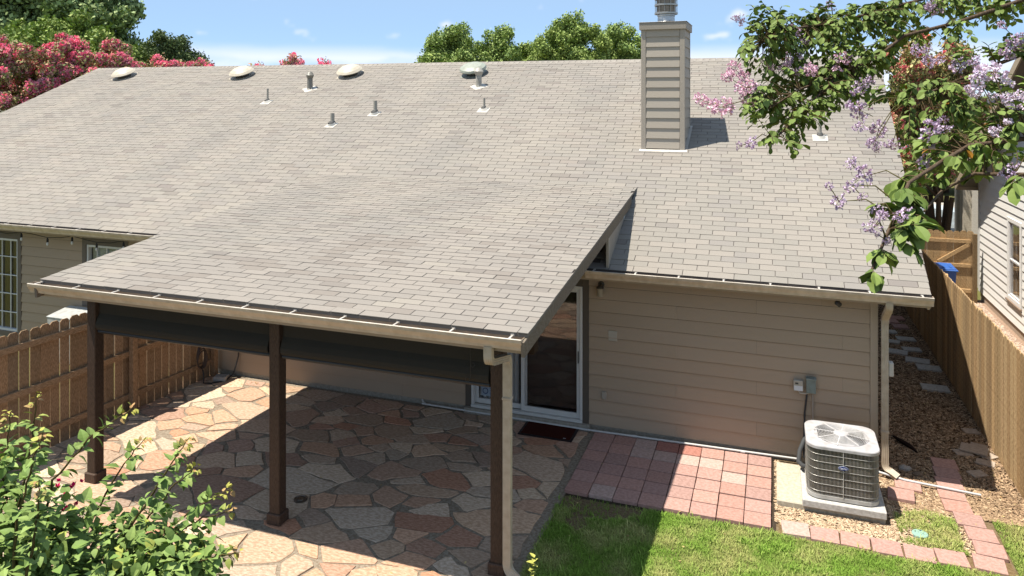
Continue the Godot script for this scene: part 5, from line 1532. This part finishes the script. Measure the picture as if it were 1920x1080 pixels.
	b.ext([Vector2(1.15, 0.94), Vector2(0.35, 1.42), Vector2(-1.1, 1.45), Vector2(-1.85, 0.98)], Transform3D(), -0.72, 0.72, lin(0.03, 0.035, 0.04))
	part(car, "window", b, M.plastic)
	b = MB.new()
	b.ext([Vector2(0.4, 1.40), Vector2(0.3, 1.46), Vector2(-1.1, 1.49), Vector2(-1.2, 1.42)], Transform3D(), -0.74, 0.74, paint)
	part(car, "roof", b, M.metal_paint)
	for q in [[1.38, 0.80], [-1.38, 0.80], [1.38, -0.80], [-1.38, -0.80]]:
		var wheel := group_part(car, "wheel", Vector3(q[0], 0.33, q[1]))
		b = MB.new()
		var face := Basis(Vector3.RIGHT, PI / 2)
		b.lathe(Transform3D(face, Vector3.ZERO), [Vector2(0.22, -0.1), Vector2(0.33, -0.09), Vector2(0.335, 0.0), Vector2(0.33, 0.09), Vector2(0.22, 0.1)], 24, lin(0.02, 0.02, 0.02))
		part(wheel, "tyre", b, M.rubber)
		b = MB.new()
		b.lathe(Transform3D(face, Vector3(0, 0, 0.07)), [Vector2(0.225, 0.02), Vector2(0.2, 0.03), Vector2(0.19, 0.0), Vector2(0.0, 0.0)], 20, lin(0.06, 0.06, 0.06))
		for k in 5: b.bar(Vector3(0, 0, 0.085), Vector3(cos(TAU * k / 5) * 0.21, sin(TAU * k / 5) * 0.21, 0.09), 0.05, 0.02, lin(0.5, 0.5, 0.5), 0.004, Vector3.BACK)
		part(wheel, "rim", b, M.metal_paint)

# ---------------------------------------------------------------- plants
func leaf_mesh(widths: Array, bend: float, fold: float) -> ArrayMesh:
	var b := MB.new()
	var n := widths.size() - 1
	for i in n:
		var y0 := float(i) / n
		var y1 := float(i + 1) / n
		for s in [-1.0, 1.0]:
			var m0 := Vector3(0, y0, -bend * y0 * y0)
			var m1 := Vector3(0, y1, -bend * y1 * y1)
			var e0 := m0 + Vector3(widths[i] * s, 0.02, fold * widths[i])
			var e1 := m1 + Vector3(widths[i + 1] * s, 0.02, fold * widths[i + 1])
			if widths[i] > 0.0:
				if s > 0: b.tri(m0, e0, m1, Color.WHITE)
				else: b.tri(m0, m1, e0, Color.WHITE)
			if widths[i + 1] > 0.0:
				if s > 0: b.tri(e0, e1, m1, Color.WHITE)
				else: b.tri(e0, m1, e1, Color.WHITE)
	return b.mesh(M.leaf)

func leaf_xf(p: Vector3, dir: Vector3, up: Vector3, size: float) -> Transform3D:
	var y := dir.normalized()
	var z := (up - y * up.dot(y))
	z = z.normalized() if z.length() > 0.05 else y.cross(Vector3.RIGHT).normalized()
	return Transform3D(Basis(y.cross(z) * rng.randf_range(0.72, 1.2), y, z) * size, p)

func rand_dir() -> Vector3:
	var z := rng.randf_range(-1, 1)
	var a := rng.randf() * TAU
	var r := sqrt(1.0 - z * z)
	return Vector3(r * cos(a), z, r * sin(a))

func foliage(t: Node3D, mesh: ArrayMesh, leaves: Array) -> void:      # the 300 nearest the yard's viewer singly, the rest as one mass
	leaves.sort_custom(func(p, q): return p[0].origin.distance_squared_to(Vector3(0, 5, 0)) / p[2] < q[0].origin.distance_squared_to(Vector3(0, 5, 0)) / q[2])
	var kinds := {}
	var xfs := []
	var cols := []
	for i in leaves.size():
		var l: Array = leaves[i]
		if i < 300:
			var key := Vector3i(int(l[1].r * 24), int(l[1].g * 24), int(l[1].b * 24))
			if not kinds.has(key):
				var b := MB.new()
				var a := mesh.surface_get_arrays(0)
				b.v = a[Mesh.ARRAY_VERTEX]
				b.n = a[Mesh.ARRAY_NORMAL]
				for k in b.v.size(): b.c.append(l[1])
				kinds[key] = b.mesh(M.leaf)
			put(t, "leaf", kinds[key], l[0])
		else:
			xfs.append(l[0])
			cols.append(l[1])
	if xfs: scatter(t, "foliage", mesh, xfs, cols)

func panicle_mesh(col: Color, col2: Color, seed_: int, florets: int) -> ArrayMesh:
	rng.seed = seed_
	var b := MB.new()
	b.tube([Vector3(0, -1.2, 0), Vector3(0, 0.6, 0)], [0.03, 0.015], 5, lin(0.16, 0.17, 0.07))
	for i in florets:
		var y := rng.randf_range(-0.8, 1.0)
		var r := 0.72 * sqrt(clampf(1.0 - absf(y * 0.9) ** 1.6, 0.05, 1)) * sqrt(rng.randf_range(0.25, 1.0))
		var a := rng.randf() * TAU
		var p := Vector3(cos(a) * r, y, sin(a) * r)
		var c := col.lerp(col2, rng.randf())
		for k in 5:
			var d := (rand_dir() + p * 0.6).normalized()
			var s := d.cross(rand_dir()).normalized() * 0.12
			var e := p + d * 0.22
			var bend := s.cross(d) * 0.5
			b.quad(p - s * 0.35, p + s * 0.35, e + s + bend * rng.randf_range(-1, 1), e - s, c)
		if rng.randf() < 0.25: b.box(Transform3D(Basis(), p * 1.05), Vector3.ONE * 0.06, lin(0.55, 0.45, 0.08))
	return b.mesh(M.petal)

func near_myrtle() -> void:
	var t := thing("crape_myrtle", "lilac flowering tree whose leafy branches hang over the top right", "tree", Vector3.ZERO)
	rng.seed = 71
	var limbs := []
	var b := MB.new()
	b.tube([Vector3(2.35, -0.1, -1.7), Vector3(2.3, 0.9, -1.75), Vector3(2.1, 2.2, -2.0), Vector3(1.95, 3.3, -2.3)], [0.11, 0.09, 0.075, 0.065], 10, lin(0.28, 0.21, 0.16))
	part(t, "trunk", b, M.bark)
	for k in MYRTLE_LIMBS.size():
		var pts := []
		if k != 4: pts.append(Vector3(1.95, 3.25, -2.3))
		if k != 4: pts.append(Vector3(1.95, 3.25, -2.3).lerp(Vector3(MYRTLE_LIMBS[k][0][0], MYRTLE_LIMBS[k][0][1], MYRTLE_LIMBS[k][0][2]), 0.55) + Vector3(0.12, 0.15, 0))
		for q in MYRTLE_LIMBS[k]: pts.append(Vector3(q[0], q[1], q[2]) + rand_dir() * 0.012)
		var rad := []
		for i in pts.size(): rad.append(lerpf((0.013 if k in [1, 5] else 0.016) if k != 4 else 0.009, 0.0035, pow(float(i) / (pts.size() - 1), 0.8)))
		b = MB.new()
		b.tube(pts, rad, 7, lin(0.15, 0.115, 0.09))
		part(t, "limb", b, M.bark)
		for i in range(0 if k == 4 else 2, pts.size() - 1):
			for j in 4: limbs.append(pts[i].lerp(pts[i + 1], j / 4.0))
	var lm := leaf_mesh([0.05, 0.24, 0.33, 0.3, 0.0], 0.18, 0.25)
	var leaves := []
	var tw := MB.new()
	for low in 2:
		for q in (MYRTLE_LOWER if low else MYRTLE_UPPER):
			var c := Vector3(q[0], q[1], q[2])
			var n := maxi(2, int(q[3] * q[4] * PI * (620.0 if low else 1150.0)))
			for i in n:
				var o := rand_dir() * pow(rng.randf(), 0.4)
				var p := c + Vector3(o.x * q[3], o.y * q[4], o.z * (0.08 if low else 0.24))
				var near: Vector3 = limbs[0]
				for l in limbs:
					if l.distance_squared_to(p) < near.distance_squared_to(p): near = l
				var mid := near.lerp(p, 0.55) + Vector3(0, 0.03, 0) + rand_dir() * 0.02
				var path := []
				for k in 7: path.append(near.lerp(mid, k / 6.0).lerp(mid.lerp(p, k / 6.0), k / 6.0))
				tw.tube(path, [0.0035, 0.0022, 0.0015], 4, lin(0.17, 0.13, 0.08), false)
				var total := near.distance_to(p)
				var m := clampi(int(total / 0.03), 6, 10)
				for k in m:
					var f := 1.0 - 0.62 * float(k) / m * minf(1.0, 0.22 / maxf(total, 0.05) + 0.25)
					var at := near.lerp(mid, f).lerp(mid.lerp(p, f), f)
					var along := (p - mid).normalized()
					var side := along.cross(Vector3.UP).normalized() * (1.0 if k % 2 else -1.0)
					var dir := along * 0.7 + side * rng.randf_range(0.5, 1.1) + Vector3(0, rng.randf_range(-0.7, 0.15), 0) + rand_dir() * 0.35
					var size := rng.randf_range(0.025, 0.043) * (1.55 if low else 1.0)
					var col := lin(0.085, 0.13, 0.03).lerp(lin(0.16, 0.22, 0.055), rng.randf())
					if not low and rng.randf() < 0.006: col = lin(0.30, 0.14, 0.02)
					leaves.append([leaf_xf(at, dir, Vector3.UP + rand_dir() * 0.6, size), vary(col, 0.2), size * size * 400.0])
	foliage(t, lm, leaves)
	var pan := [panicle_mesh(lin(0.66, 0.44, 0.56), lin(0.80, 0.62, 0.72), 1, 38), panicle_mesh(lin(0.43, 0.34, 0.48), lin(0.62, 0.53, 0.66), 2, 30), panicle_mesh(lin(0.60, 0.54, 0.68), lin(0.82, 0.77, 0.85), 3, 46)]
	rng.seed = 72
	for q in MYRTLE_FLOWERS:
		var dir := Vector3(-0.5, -0.2, -0.1) + rand_dir() * 0.7
		var at := Vector3(q[0], q[1], q[2])
		var near: Vector3 = limbs[0]
		for l in limbs:
			if l.distance_squared_to(at) < near.distance_squared_to(at): near = l
		tw.tube([near, near.lerp(at, 0.5) + Vector3(0, 0.03, 0), at], [0.003, 0.0022, 0.0015], 4, lin(0.16, 0.15, 0.07), false)
		put(t, "flower_cluster", pan[int(q[4])], leaf_xf(at, dir, Vector3.UP + rand_dir(), q[3] * 0.8))
		for k in 1:
			var off: Vector3 = at + rand_dir() * q[3] * 1.5
			tw.tube([at, off], [0.0015], 4, lin(0.16, 0.15, 0.07), false)
			put(t, "flower_cluster", pan[int(q[4])], leaf_xf(off, dir + rand_dir() * 0.6, Vector3.UP + rand_dir(), q[3] * 0.5))
	part(t, "twigs", tw, M.bark).set_meta("kind", "stuff")

func bougainvillea() -> void:
	rng.seed = 81
	var t := thing("bougainvillea", "bushy green shrub with arching canes and magenta bracts at bottom left", "shrub", Vector3.ZERO)
	var lm := leaf_mesh([0.12, 0.36, 0.30, 0.17, 0.0], 0.25, 0.22)
	var leaves := []
	var root := Vector3(-4.6, 0.0, -3.7)
	for c in CANES:
		var pts := [root + rand_dir() * 0.15 * Vector3(1, 0, 1)]
		for i in range(c.size() - 1, -1, -1): pts.append(Vector3(c[i][0], c[i][1], c[i][2]))
		var fine := []
		for i in pts.size() - 1:
			for k in 6: fine.append(pts[i].lerp(pts[i + 1], k / 6.0) + rand_dir() * 0.008)
		fine.append(pts[-1])
		var b := MB.new()
		var rad := []
		for i in fine.size(): rad.append(lerpf(0.013, 0.0025, float(i) / fine.size()))
		b.tube(fine, rad, 6, lin(0.14, 0.12, 0.05))
		part(t, "cane", b, M.bark)
		for i in range(6, fine.size()):
			var tip := float(i) / (fine.size() - 1)
			var along: Vector3 = (fine[i] - fine[i - 1]).normalized()
			for k in (3 if tip < 0.95 else 6):
				var a := rng.randf() * TAU
				var s := along.cross(Vector3.UP).normalized()
				var dir := s * cos(a) + s.cross(along) * sin(a) + along * rng.randf_range(0.1, 0.7) - Vector3(0, 0.15, 0)
				var size := rng.randf_range(0.06, 0.098) * (1.0 - 0.5 * smoothstep(0.8, 1.0, tip))
				var col := lin(0.12, 0.195, 0.045).lerp(lin(0.20, 0.275, 0.08), rng.randf())
				if tip > 0.86: col = col.lerp(lin(0.34, 0.32, 0.07) if rng.randf() < 0.7 else lin(0.36, 0.2, 0.09), smoothstep(0.84, 1.0, tip) * 0.9)
				leaves.append([leaf_xf(fine[i - 1].lerp(fine[i], rng.randf()) + dir.normalized() * 0.02, dir, Vector3.UP + rand_dir() * 0.5, size), vary(col, 0.18), size * size * 300.0])
	for q in BUSH:
		var c := Vector3(q[0], q[1], q[2])
		var n := int(q[3] * q[3] * 2700.0)
		for i in n:
			var o := rand_dir() * pow(rng.randf(), 0.4)
			var p: Vector3 = c + o * q[3] * Vector3(1, 0.8, 1)
			var dir := Vector3(o.x, -0.2, o.z) + rand_dir() * 0.9
			var size := rng.randf_range(0.055, 0.1)
			var col := lin(0.115, 0.19, 0.045).lerp(lin(0.21, 0.285, 0.085), rng.randf())
			if rng.randf() < 0.06: col = lin(0.26, 0.30, 0.06)
			leaves.append([leaf_xf(p, dir, Vector3.UP * 1.2 + o * 0.6 + rand_dir() * 0.5, size), vary(col, 0.2), size * size * 300.0])
	foliage(t, lm, leaves)
	for q in BUSH:
		var b := MB.new()
		b.tube([root, root.lerp(Vector3(q[0], q[1], q[2]), 0.6) + rand_dir() * 0.1, Vector3(q[0], q[1], q[2])], [0.016, 0.01, 0.005], 6, lin(0.12, 0.09, 0.05))
		part(t, "cane", b, M.bark)
	var bb := MB.new()
	for k in 3:
		var a := TAU * k / 3
		var d := Vector3(cos(a) * 0.5, 0.8, sin(a) * 0.5)
		var s := Vector3(-sin(a), 0, cos(a)) * 0.38
		bb.quad(Vector3.ZERO, d * 0.5 + s, d, d * 0.5 - s, lin(0.55, 0.01, 0.12))
	var bract := bb.mesh(M.petal)
	for i in 12:
		var p := Vector3(-4.66, 2.24, -3.82) + Vector3(rng.randf_range(-0.14, 0.16), rng.randf_range(-0.06, 0.09), rng.randf_range(-0.1, 0.1))
		put(t, "bract", bract, leaf_xf(p, Vector3.UP + rand_dir() * 0.8, rand_dir(), rng.randf_range(0.028, 0.044)))
	# a lone shoot at the foot of the downspout
	var sh := thing("leafy_shoot", "single yellow green shoot beside the foot of the downspout", "plant", Vector3(-2.2, 0.0, -6.6))
	var b2 := MB.new()
	b2.tube([Vector3(0, -0.05, 0), Vector3(0.03, 0.3, -0.05), Vector3(0.06, 0.62, -0.12)], [0.006, 0.004, 0.002], 5, lin(0.2, 0.2, 0.07))
	part(sh, "stem", b2, M.bark)
	leaves = []
	for i in 34:
		var f := 0.15 + 0.85 * i / 33.0
		var a := i * 2.4
		var d := Vector3(cos(a), 0.4, sin(a))
		leaves.append([leaf_xf(Vector3(0.06 * f, 0.62 * f, -0.12 * f), d, Vector3.UP + rand_dir() * 0.3, rng.randf_range(0.05, 0.075)), vary(lin(0.16, 0.24, 0.05).lerp(lin(0.36, 0.36, 0.09), f), 0.15), 1.0])
	foliage(sh, lm, leaves)

func clump_mesh(seed_: int, n: int, leaf: float) -> ArrayMesh:
	rng.seed = seed_
	var b := MB.new()
	for i in n:
		var p := rand_dir() * pow(rng.randf(), 0.5)
		var y := (rand_dir() + Vector3(0, -0.2, 0)).normalized()
		var z := (Vector3.UP * 0.8 + rand_dir()).normalized()
		var x := y.cross(z).normalized()
		var k := leaf * rng.randf_range(0.7, 1.3)
		var g := rng.randf_range(0.8, 1.2)
		b.quad(p, p + (y * 0.5 + x * 0.32) * k, p + y * k, p + (y * 0.5 - x * 0.32) * k, Color(g, g, g))
	return b.mesh(M.leaf)

var clumps := {}
func tree(called: String, label: String, base: Vector3, blobs: Array, cols: Array, opt: Dictionary) -> void:
	var t := thing(called, label, "tree", Vector3.ZERO, opt.get("group", ""))
	var leaf: float = opt.get("leaf", 0.4)
	if not clumps.has(leaf): clumps[leaf] = clump_mesh(int(leaf * 100) + 3, 16, leaf)
	rng.seed = opt.get("seed", 1)
	var tr: float = opt.get("trunk", 0.2)
	var bark: Color = opt.get("bark", lin(0.12, 0.09, 0.065))
	var stems: int = opt.get("stems", 1)
	var hub: float = opt.get("fork", 2.0)
	var b := MB.new()
	for s in stems:
		var off := Vector3(cos(TAU * s / stems + 0.5), 0, sin(TAU * s / stems + 0.5)) * (0.0 if stems == 1 else 1.0)
		b.tube([base + off * tr * 1.2 - Vector3(0, 0.2, 0), base + off * tr * 2.0 + Vector3(0, hub * 0.5, 0), base + off * (tr * 3.4) + Vector3(0, hub, 0)], [tr, tr * 0.8, tr * 0.62], 9, bark)
	part(t, "trunk", b, M.bark)
	var gaps := FastNoiseLite.new()
	gaps.seed = opt.get("seed", 1)
	gaps.frequency = opt.get("gap_freq", 0.9)
	var xfs := []
	var cl := []
	var fx := []
	var fc := []
	var size: float = opt.get("size", 0.35)
	b = MB.new()
	for q in blobs:
		var c := Vector3(q[0], q[1], q[2])
		var r := Vector3(q[3], q[4], q[3])
		b.tube([base + Vector3(0, hub * 0.95, 0) + rand_dir() * tr, base.lerp(c, 0.6) + Vector3(0, hub * 0.4, 0), c + Vector3(0, q[4] * 0.4, 0)], [tr * 0.5, tr * 0.3, tr * 0.1], 6, bark)
		var subs := []                 # boughs: uneven bunches that make the outline ragged
		for i in 12 + int(q[3] * 9.0):
			var sd := rand_dir()
			if i % 3 == 0 and sd.y > -0.3: subs.append([sd * rng.randf_range(0.95, 1.3), rng.randf_range(0.06, 0.14)])   # sprigs
			else: subs.append([sd * rng.randf_range(0.3, 1.05), rng.randf_range(0.14, 0.36)])
		for i in int(opt.get("density", 90.0) * q[3] * q[3] * 4.0):
			var su: Array = subs[rng.randi() % subs.size()]
			var o: Vector3 = su[0] + rand_dir() * (pow(rng.randf(), 0.5) * su[1])
			var p: Vector3 = c + o * r
			if rng.randf() < opt.get("bloom", 0.0) * smoothstep(-0.5, 0.6, o.y + o.length() * 0.5):
				fx.append(Transform3D(Basis(Vector3.UP, rng.randf() * TAU).rotated(rand_dir(), 0.5) * (size * rng.randf_range(0.45, 0.85)), p))
				fc.append(vary(opt.bloom_cols[rng.randi() % opt.bloom_cols.size()], 0.2, 0.04))
				continue
			xfs.append(Transform3D(Basis(rand_dir(), rng.randf() * TAU) * (size * rng.randf_range(0.6, 1.15)), p))
			cl.append(vary(cols[rng.randi() % cols.size()], 0.22, 0.06))
	part(t, "limbs", b, M.bark)
	scatter(t, "crown", clumps[leaf], xfs, cl)
	if fx: scatter(t, "blossoms", opt.flower, fx, fc)

func make_trees() -> void:
	var green := [lin(0.24, 0.33, 0.10), lin(0.30, 0.39, 0.11), lin(0.19, 0.27, 0.075)]
	var yellow := [lin(0.24, 0.33, 0.085), lin(0.29, 0.37, 0.10), lin(0.18, 0.25, 0.065)]
	var dark := [lin(0.18, 0.25, 0.10), lin(0.24, 0.32, 0.13), lin(0.30, 0.38, 0.155)]
	var puff := panicle_mesh(Color.WHITE, Color(0.85, 0.8, 0.82), 9, 26)
	var pink := [lin(1.0, 0.30, 0.45), lin(1.0, 0.44, 0.56), lin(0.98, 0.30, 0.44), lin(0.92, 0.54, 0.55)]
	var myr := [lin(0.26, 0.25, 0.09), lin(0.36, 0.27, 0.15), lin(0.19, 0.22, 0.075), lin(0.46, 0.28, 0.2)]
	tree("oak_tree", "dark green oak filling the top left corner", Vector3(-36.5, 0, -28), [[-37.5, 9.5, -27.5, 3.6, 3.0], [-34.0, 8.6, -28.5, 3.0, 2.6], [-35.8, 11.0, -28, 3.2, 2.4], [-32.8, 7.0, -28.5, 2.0, 1.6], [-38.0, 7.0, -27.0, 3.0, 2.2]], dark, {"seed": 3, "trunk": 0.35, "fork": 4.0, "density": 95.0, "size": 0.55, "leaf": 0.42, "gap": -0.2, "gap_freq": 0.5})
	tree("elm_tree", "bright yellow green tree behind the pink blossoms at left", Vector3(-31.0, 0, -25.6), [[-32.0, 6.8, -25.2, 1.8, 1.2], [-29.6, 6.7, -26.2, 1.7, 1.1], [-30.8, 7.4, -25.6, 1.4, 0.9], [-27.6, 6.0, -26.4, 1.1, 0.9]], yellow, {"seed": 4, "trunk": 0.2, "fork": 3.0, "density": 160.0, "size": 0.42, "leaf": 0.4})
	tree("cedar_elm", "small feathery green tree standing above the ridge at left", Vector3(-26.0, 0, -27.0), [[-26.2, 7.0, -26.9, 0.95, 0.6], [-25.8, 6.4, -27.1, 1.1, 0.7], [-27.0, 6.4, -26.7, 0.7, 0.5]], [lin(0.09, 0.13, 0.05), lin(0.12, 0.16, 0.06)], {"seed": 5, "trunk": 0.12, "fork": 3.5, "density": 170.0, "size": 0.3, "leaf": 0.4})
	var bl := {"seed": 6, "trunk": 0.09, "stems": 4, "fork": 1.8, "density": 330.0, "size": 0.24, "leaf": 0.42, "bloom": 0.56, "bloom_cols": pink, "flower": puff, "bark": lin(0.26, 0.2, 0.15), "group": "pink crape myrtles at the left gable", "gap": -0.25, "gap_freq": 1.4}
	tree("pink_myrtle", "pink blossoming crape myrtle cut by the left frame edge", Vector3(-24.6, 0, -16.6), [[-24.6, 5.3, -16.4, 1.1, 0.9], [-23.4, 4.7, -16.5, 1.0, 0.9], [-23.6, 6.0, -17.4, 0.9, 0.6], [-25.2, 4.3, -15.8, 1.2, 1.0], [-22.8, 3.6, -15.9, 0.9, 0.8]], myr, bl)
	bl.seed = 7
	tree("pink_myrtle", "pink blossoming crape myrtle against the end of the ridge", Vector3(-23.6, 0, -19.2), [[-23.6, 6.2, -19.0, 1.1, 0.8], [-22.6, 6.2, -19.6, 0.9, 0.7], [-22.4, 5.6, -18.8, 0.8, 0.7], [-24.6, 5.6, -18.5, 1.0, 0.9], [-21.9, 6.0, -20.0, 0.8, 0.6], [-22.6, 5.0, -18.0, 0.9, 0.8]], myr, bl)
	var k := 0
	for q in [["row of pink crape myrtle tops over the ridge left of the second dome", -22.6, -22.8, 6.15, 0.75, 0.42], ["low pink crape myrtle top just right of that row", -20.5, -22.5, 6.08, 0.5, 0.34], ["sparse crape myrtle sprig behind the ridge near the second dome", -18.4, -23.3, 6.0, 0.3, 0.24], ["upright crape myrtle sprig over the ridge between two domes", -17.1, -23.7, 6.25, 0.28, 0.36], ["small red crape myrtle tip left of the third dome", -15.95, -24.05, 6.15, 0.2, 0.24]]:
		var o := bl.duplicate()
		o.seed = 20 + k
		o.group = "crape myrtle tops behind the ridge"
		o.trunk = 0.05
		o.bloom = 0.5
		o.density = 220.0
		o.gap = 0.02
		tree("ridge_myrtle", q[0], Vector3(q[1], 0, q[2]), [[q[1], q[3] - 0.06, q[2], q[4] * 0.75, q[5] * 0.8], [q[1] - q[4] * 0.8, q[3] - 0.18, q[2], q[4] * 0.6, q[5] * 0.6], [q[1] + q[4] * 0.9, q[3] - 0.2, q[2], q[4] * 0.6, q[5] * 0.6]], myr, o)
		k += 1
	k = 0
	for q in [["leftmost round green tree beyond the ridge", -18.3, -41.4, 7.6, 1.5, 1.3], ["narrow green tree second from the left beyond the ridge", -16.0, -43.0, 7.4, 1.1, 1.4], ["lowest green tree in the middle of the far group", -14.0, -44.9, 7.1, 1.2, 1.1], ["tallest yellow green tree of the far group left of the chimney", -11.4, -43.0, 7.8, 1.6, 1.5], ["green tree just left of the chimney top", -9.1, -45.6, 7.7, 1.4, 1.3], ["far green tree peeping out right of the chimney", -6.2, -46.0, 6.8, 0.9, 1.0]]:
		tree("far_tree", q[0], Vector3(q[1], 0, q[2]), [[q[1], q[3], q[2], q[4], q[5]], [q[1] - q[4] * 0.8, q[3] - 0.6, q[2], q[4] * 0.7, q[5] * 0.7], [q[1] + q[4] * 0.75, q[3] - 0.5, q[2] + 0.4, q[4] * 0.75, q[5] * 0.8], [q[1] + 0.2, q[3] + q[5] * 0.75, q[2], q[4] * 0.42, q[5] * 0.5], [q[1] - q[4] * 0.45, q[3] + q[5] * 0.5, q[2], q[4] * 0.4, q[5] * 0.5], [q[1], q[3] - 2.0, q[2], q[4] * 1.2, 1.4]], yellow if k in [3, 2] else green, {"seed": 40 + k, "trunk": 0.2, "fork": 3.0, "density": 120.0, "size": 0.36, "leaf": 0.42, "gap": -0.18, "gap_freq": 0.8, "group": "trees far beyond the ridge"})
		k += 1
	var coral := [lin(0.90, 0.30, 0.32), lin(0.85, 0.42, 0.34), lin(0.75, 0.50, 0.34), lin(0.72, 0.56, 0.36)]
	tree("coral_myrtle", "coral pink crape myrtle with several trunks behind the gate", Vector3(4.35, 0, -23.5), [[3.5, 5.6, -23.5, 0.75, 0.7], [4.3, 5.9, -23.7, 0.75, 0.6], [3.8, 4.8, -23.6, 0.8, 0.7], [4.8, 4.9, -24.0, 0.8, 0.7], [4.4, 3.9, -23.8, 0.8, 0.6], [3.7, 3.9, -23.3, 0.6, 0.6], [5.3, 4.2, -24.5, 0.7, 0.6], [3.5, 3.0, -23.0, 0.5, 0.4], [4.5, 3.1, -23.7, 0.5, 0.4]], [lin(0.26, 0.27, 0.10), lin(0.38, 0.33, 0.14), lin(0.20, 0.22, 0.08)], {"seed": 60, "trunk": 0.1, "stems": 5, "fork": 2.2, "density": 300.0, "size": 0.24, "leaf": 0.42, "bloom": 0.35, "bloom_cols": coral, "flower": puff, "bark": lin(0.16, 0.12, 0.09), "gap": -0.2, "gap_freq": 1.4})
	tree("street_shrub", "dark green hedge tree across the street beyond the car", Vector3(8.5, 0, -44), [[7.5, 2.0, -44, 2.4, 1.8], [10.0, 2.4, -44, 2.4, 2.0], [5.5, 2.2, -44.5, 2.2, 1.8]], dark, {"seed": 61, "trunk": 0.15, "fork": 1.0, "density": 70.0, "size": 0.5, "leaf": 0.42, "gap": -0.5})

func _ready() -> void:
	make_materials()
	set_stage()
	make_ground()
	make_flagstones()
	make_house()
	make_patio_cover()
	make_pavers()
	make_fences()
	make_neighbour()
	make_cooling_unit()
	make_wall_fittings()
	make_trees()
	near_myrtle()
	bougainvillea()
	grass_and_mulch()
	litter()
